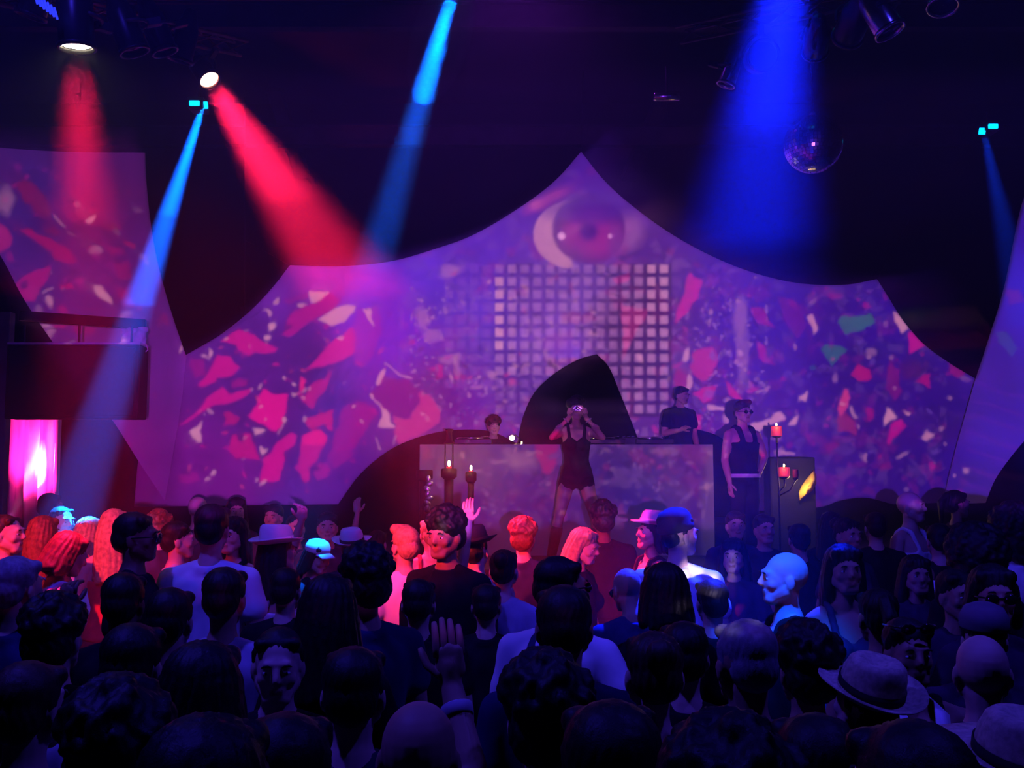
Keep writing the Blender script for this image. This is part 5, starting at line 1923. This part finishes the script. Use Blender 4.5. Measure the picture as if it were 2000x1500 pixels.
link('waistcoat', cloth_mesh('coat', coat_prims), M['cloth_navy'], wm)
cl = PS['man with sunglasses pushed up and an open white collar']
cv, cf = [], []
for s in (-1, 1):
    k0 = len(cv)
    strip = [((.055, .02, 1.50), (.085, .02, 1.47)), ((.062, -.05, 1.485), (.105, -.07, 1.44)), ((.045, -.105, 1.43), (.085, -.125, 1.39)), ((.022, -.128, 1.35), (.075, -.142, 1.31)), ((.012, -.138, 1.26), (.040, -.142, 1.22))]
    for a, b in strip:
        for p in (a, b):
            cv.append((s * p[0], p[1], p[2])); cv.append((s * p[0] * 1.02, p[1] - .008, p[2] + .004))
    for j in range(4):
        q = k0 + j * 4
        cf += [(q, q + 2, q + 6, q + 4), (q + 1, q + 5, q + 7, q + 3), (q, q + 4, q + 5, q + 1), (q + 2, q + 3, q + 7, q + 6)]
    cf += [(k0, k0 + 1, k0 + 3, k0 + 2), (k0 + 16, k0 + 18, k0 + 19, k0 + 17)]
MB().add(cv, cf).build('collar', M['cloth_white'], cl)
dh = PS['dim bald head at the bottom raising a hand with a pale wristband']
e, w_, h_ = arm_side(-1, 'phone')
wb = MB().lathe([(.036, -.014), (.038, -.012), (.038, .012), (.036, .014), (.034, .0), (.036, -.014)], 24, caps=False).build('wristband', M['cloth_pale'], dh)
wb.matrix_basis = Matrix.Translation(e.lerp(w_, .80)) @ (w_ - e).to_track_quat('Z', 'Y').to_matrix().to_4x4()

# ---------------------------------------------------------------- washes, haze, render settings
# pink lamp on the drape
spot(at(12, 1040, 10.35), at(88, 880, 10.9), 800, (1, .012, .24), 26, 1, .04, 'pink_spot')
spot(at(14, 1020, 10.5), at(78, 915, 10.86), 900, (1, .25, .6), 12, 1, .02, 'pink_spot')
# blue lamp on the bald dancer
spot((.35, 2.6, 5.2), (1.17, 4.3, 1.62), 4600, (0, .045, 1), 5.5, .7, .05, 'blue_spot')
# red lamps behind the photographer washing the left and the middle of the crowd
spot((-3.0, .6, 4.6), at(930, 1070, 6.6), 5600, (1, .03, .06), 7.5, .9, .06, 'red_spot')
spot((-4.6, 1.0, 4.4), at(150, 1060, 6.6), 3400, (1, .03, .06), 9, .9, .06, 'red_spot')
# blue wash over the dance floor, from lamps under the ceiling
spot((-2.5, 2.5, 6.8), (-1.5, 4.5, 1.5), 850, (.05, .03, 1), 55, 1, .15, 'blue_wash')
spot((3.0, 2.5, 6.8), (2.0, 4.5, 1.5), 520, (.05, .03, 1), 55, 1, .15, 'blue_wash')
spot((0, 9.0, 7.2), (0, 13.0, 3.0), 180, (.32, .03, .9), 70, 1, .2, 'violet_fill')  # unseen fill lamp, added to tint the haze violet
# candle and desk lamp light; the last is added to brighten the satin
for px, py, Y, wt in ((877, 900, 10.75, 2.0), (920, 910, 10.75, 1.2), (1518, 832, 10.5, .8), (1530, 912, 10.5, .8), (1000, 850, 11.45, 3.0), (1560, 945, 10.75, 9.0)):
    ld = bpy.data.lights.new('candle_and_fill_glow', 'POINT'); ld.energy = wt; ld.color = (1, .6, .2); ld.shadow_soft_size = .02
    o = bpy.data.objects.new('candle_and_fill_glow', ld); COL.objects.link(o); o.location = at(px, py, Y)

hz = MB().box((0, 9.9, H / 2 + .2), (X1 - X0 - .1, 12.0, H - .5)).build('haze', M['fabric'], smooth=False)
tag(hz, 'thin stage haze filling the air above the dance floor', 'haze', kind='stuff')
banks = []
for k, (zb, yb) in enumerate(((4.4, 9.6), (3.5, 9.9))):
    o = MB().box((0, (4.2 - k * .1 + yb) / 2, (zb + 8.0) / 2), (X1 - X0 - .12 - k * .02, yb - 4.2 + k * .1, 8.0 - zb)).build('haze', M['fabric'], smooth=False)
    tag(o, ('densest smoke right under the ceiling around the lights', 'lowest layer of smoke fading towards the crowd')[k], 'haze', kind='stuff')
    banks.append(o)
hm = bpy.data.materials.new('stage_haze')
hm.use_nodes = True
nt = hm.node_tree
nt.nodes.clear()
vo = nt.nodes.new('ShaderNodeVolumeScatter')
vo.inputs['Density'].default_value = .009
vo.inputs['Anisotropy'].default_value = .0
vo.inputs['Color'].default_value = (.95, .95, .95, 1)
ou = nt.nodes.new('ShaderNodeOutputMaterial')
nt.links.new(vo.outputs[0], ou.inputs['Volume'])
hz.material_slots[0].material = hm
hm2 = hm.copy(); hm2.name = 'smoke_bank'
hm2.node_tree.nodes['Volume Scatter'].inputs['Density'].default_value = .017
for o in banks: o.material_slots[0].material = hm2
pf = MB().ell((0, 0, 0), (.22, .22, .52), rot=look_rot(B2 - TB2)).build('haze', M['fabric'], loc=at(861, 74, 7.0))  # puff added so the upper stretch of the beam looks brighter
tag(pf, 'thick puff of smoke added to brighten the central blue beam near the ceiling', 'haze', kind='stuff')
hm3 = hm.copy(); hm3.name = 'added_puff'
hm3.node_tree.nodes['Volume Scatter'].inputs['Density'].default_value = .30
pf.material_slots[0].material = hm3

w = bpy.data.worlds.new('world')
SC.world = w
w.use_nodes = True
w.node_tree.nodes['Background'].inputs['Color'].default_value = (.01, .004, .03, 1)
w.node_tree.nodes['Background'].inputs['Strength'].default_value = .2

SC.view_settings.view_transform = 'Standard'
SC.view_settings.look = 'None'
SC.view_settings.gamma = 1.0
SC.view_settings.exposure = 0.0
SC.view_settings.use_curve_mapping = False
cy = SC.cycles
cy.max_bounces = 2
cy.diffuse_bounces = 1
cy.glossy_bounces = 2
cy.transmission_bounces = 2
cy.volume_bounces = 0
cy.use_denoising = True
cy.caustics_reflective = False
cy.caustics_refractive = False
cy.sample_clamp_indirect = 3.0

cy.adaptive_threshold = .13
cy.adaptive_min_samples = 20
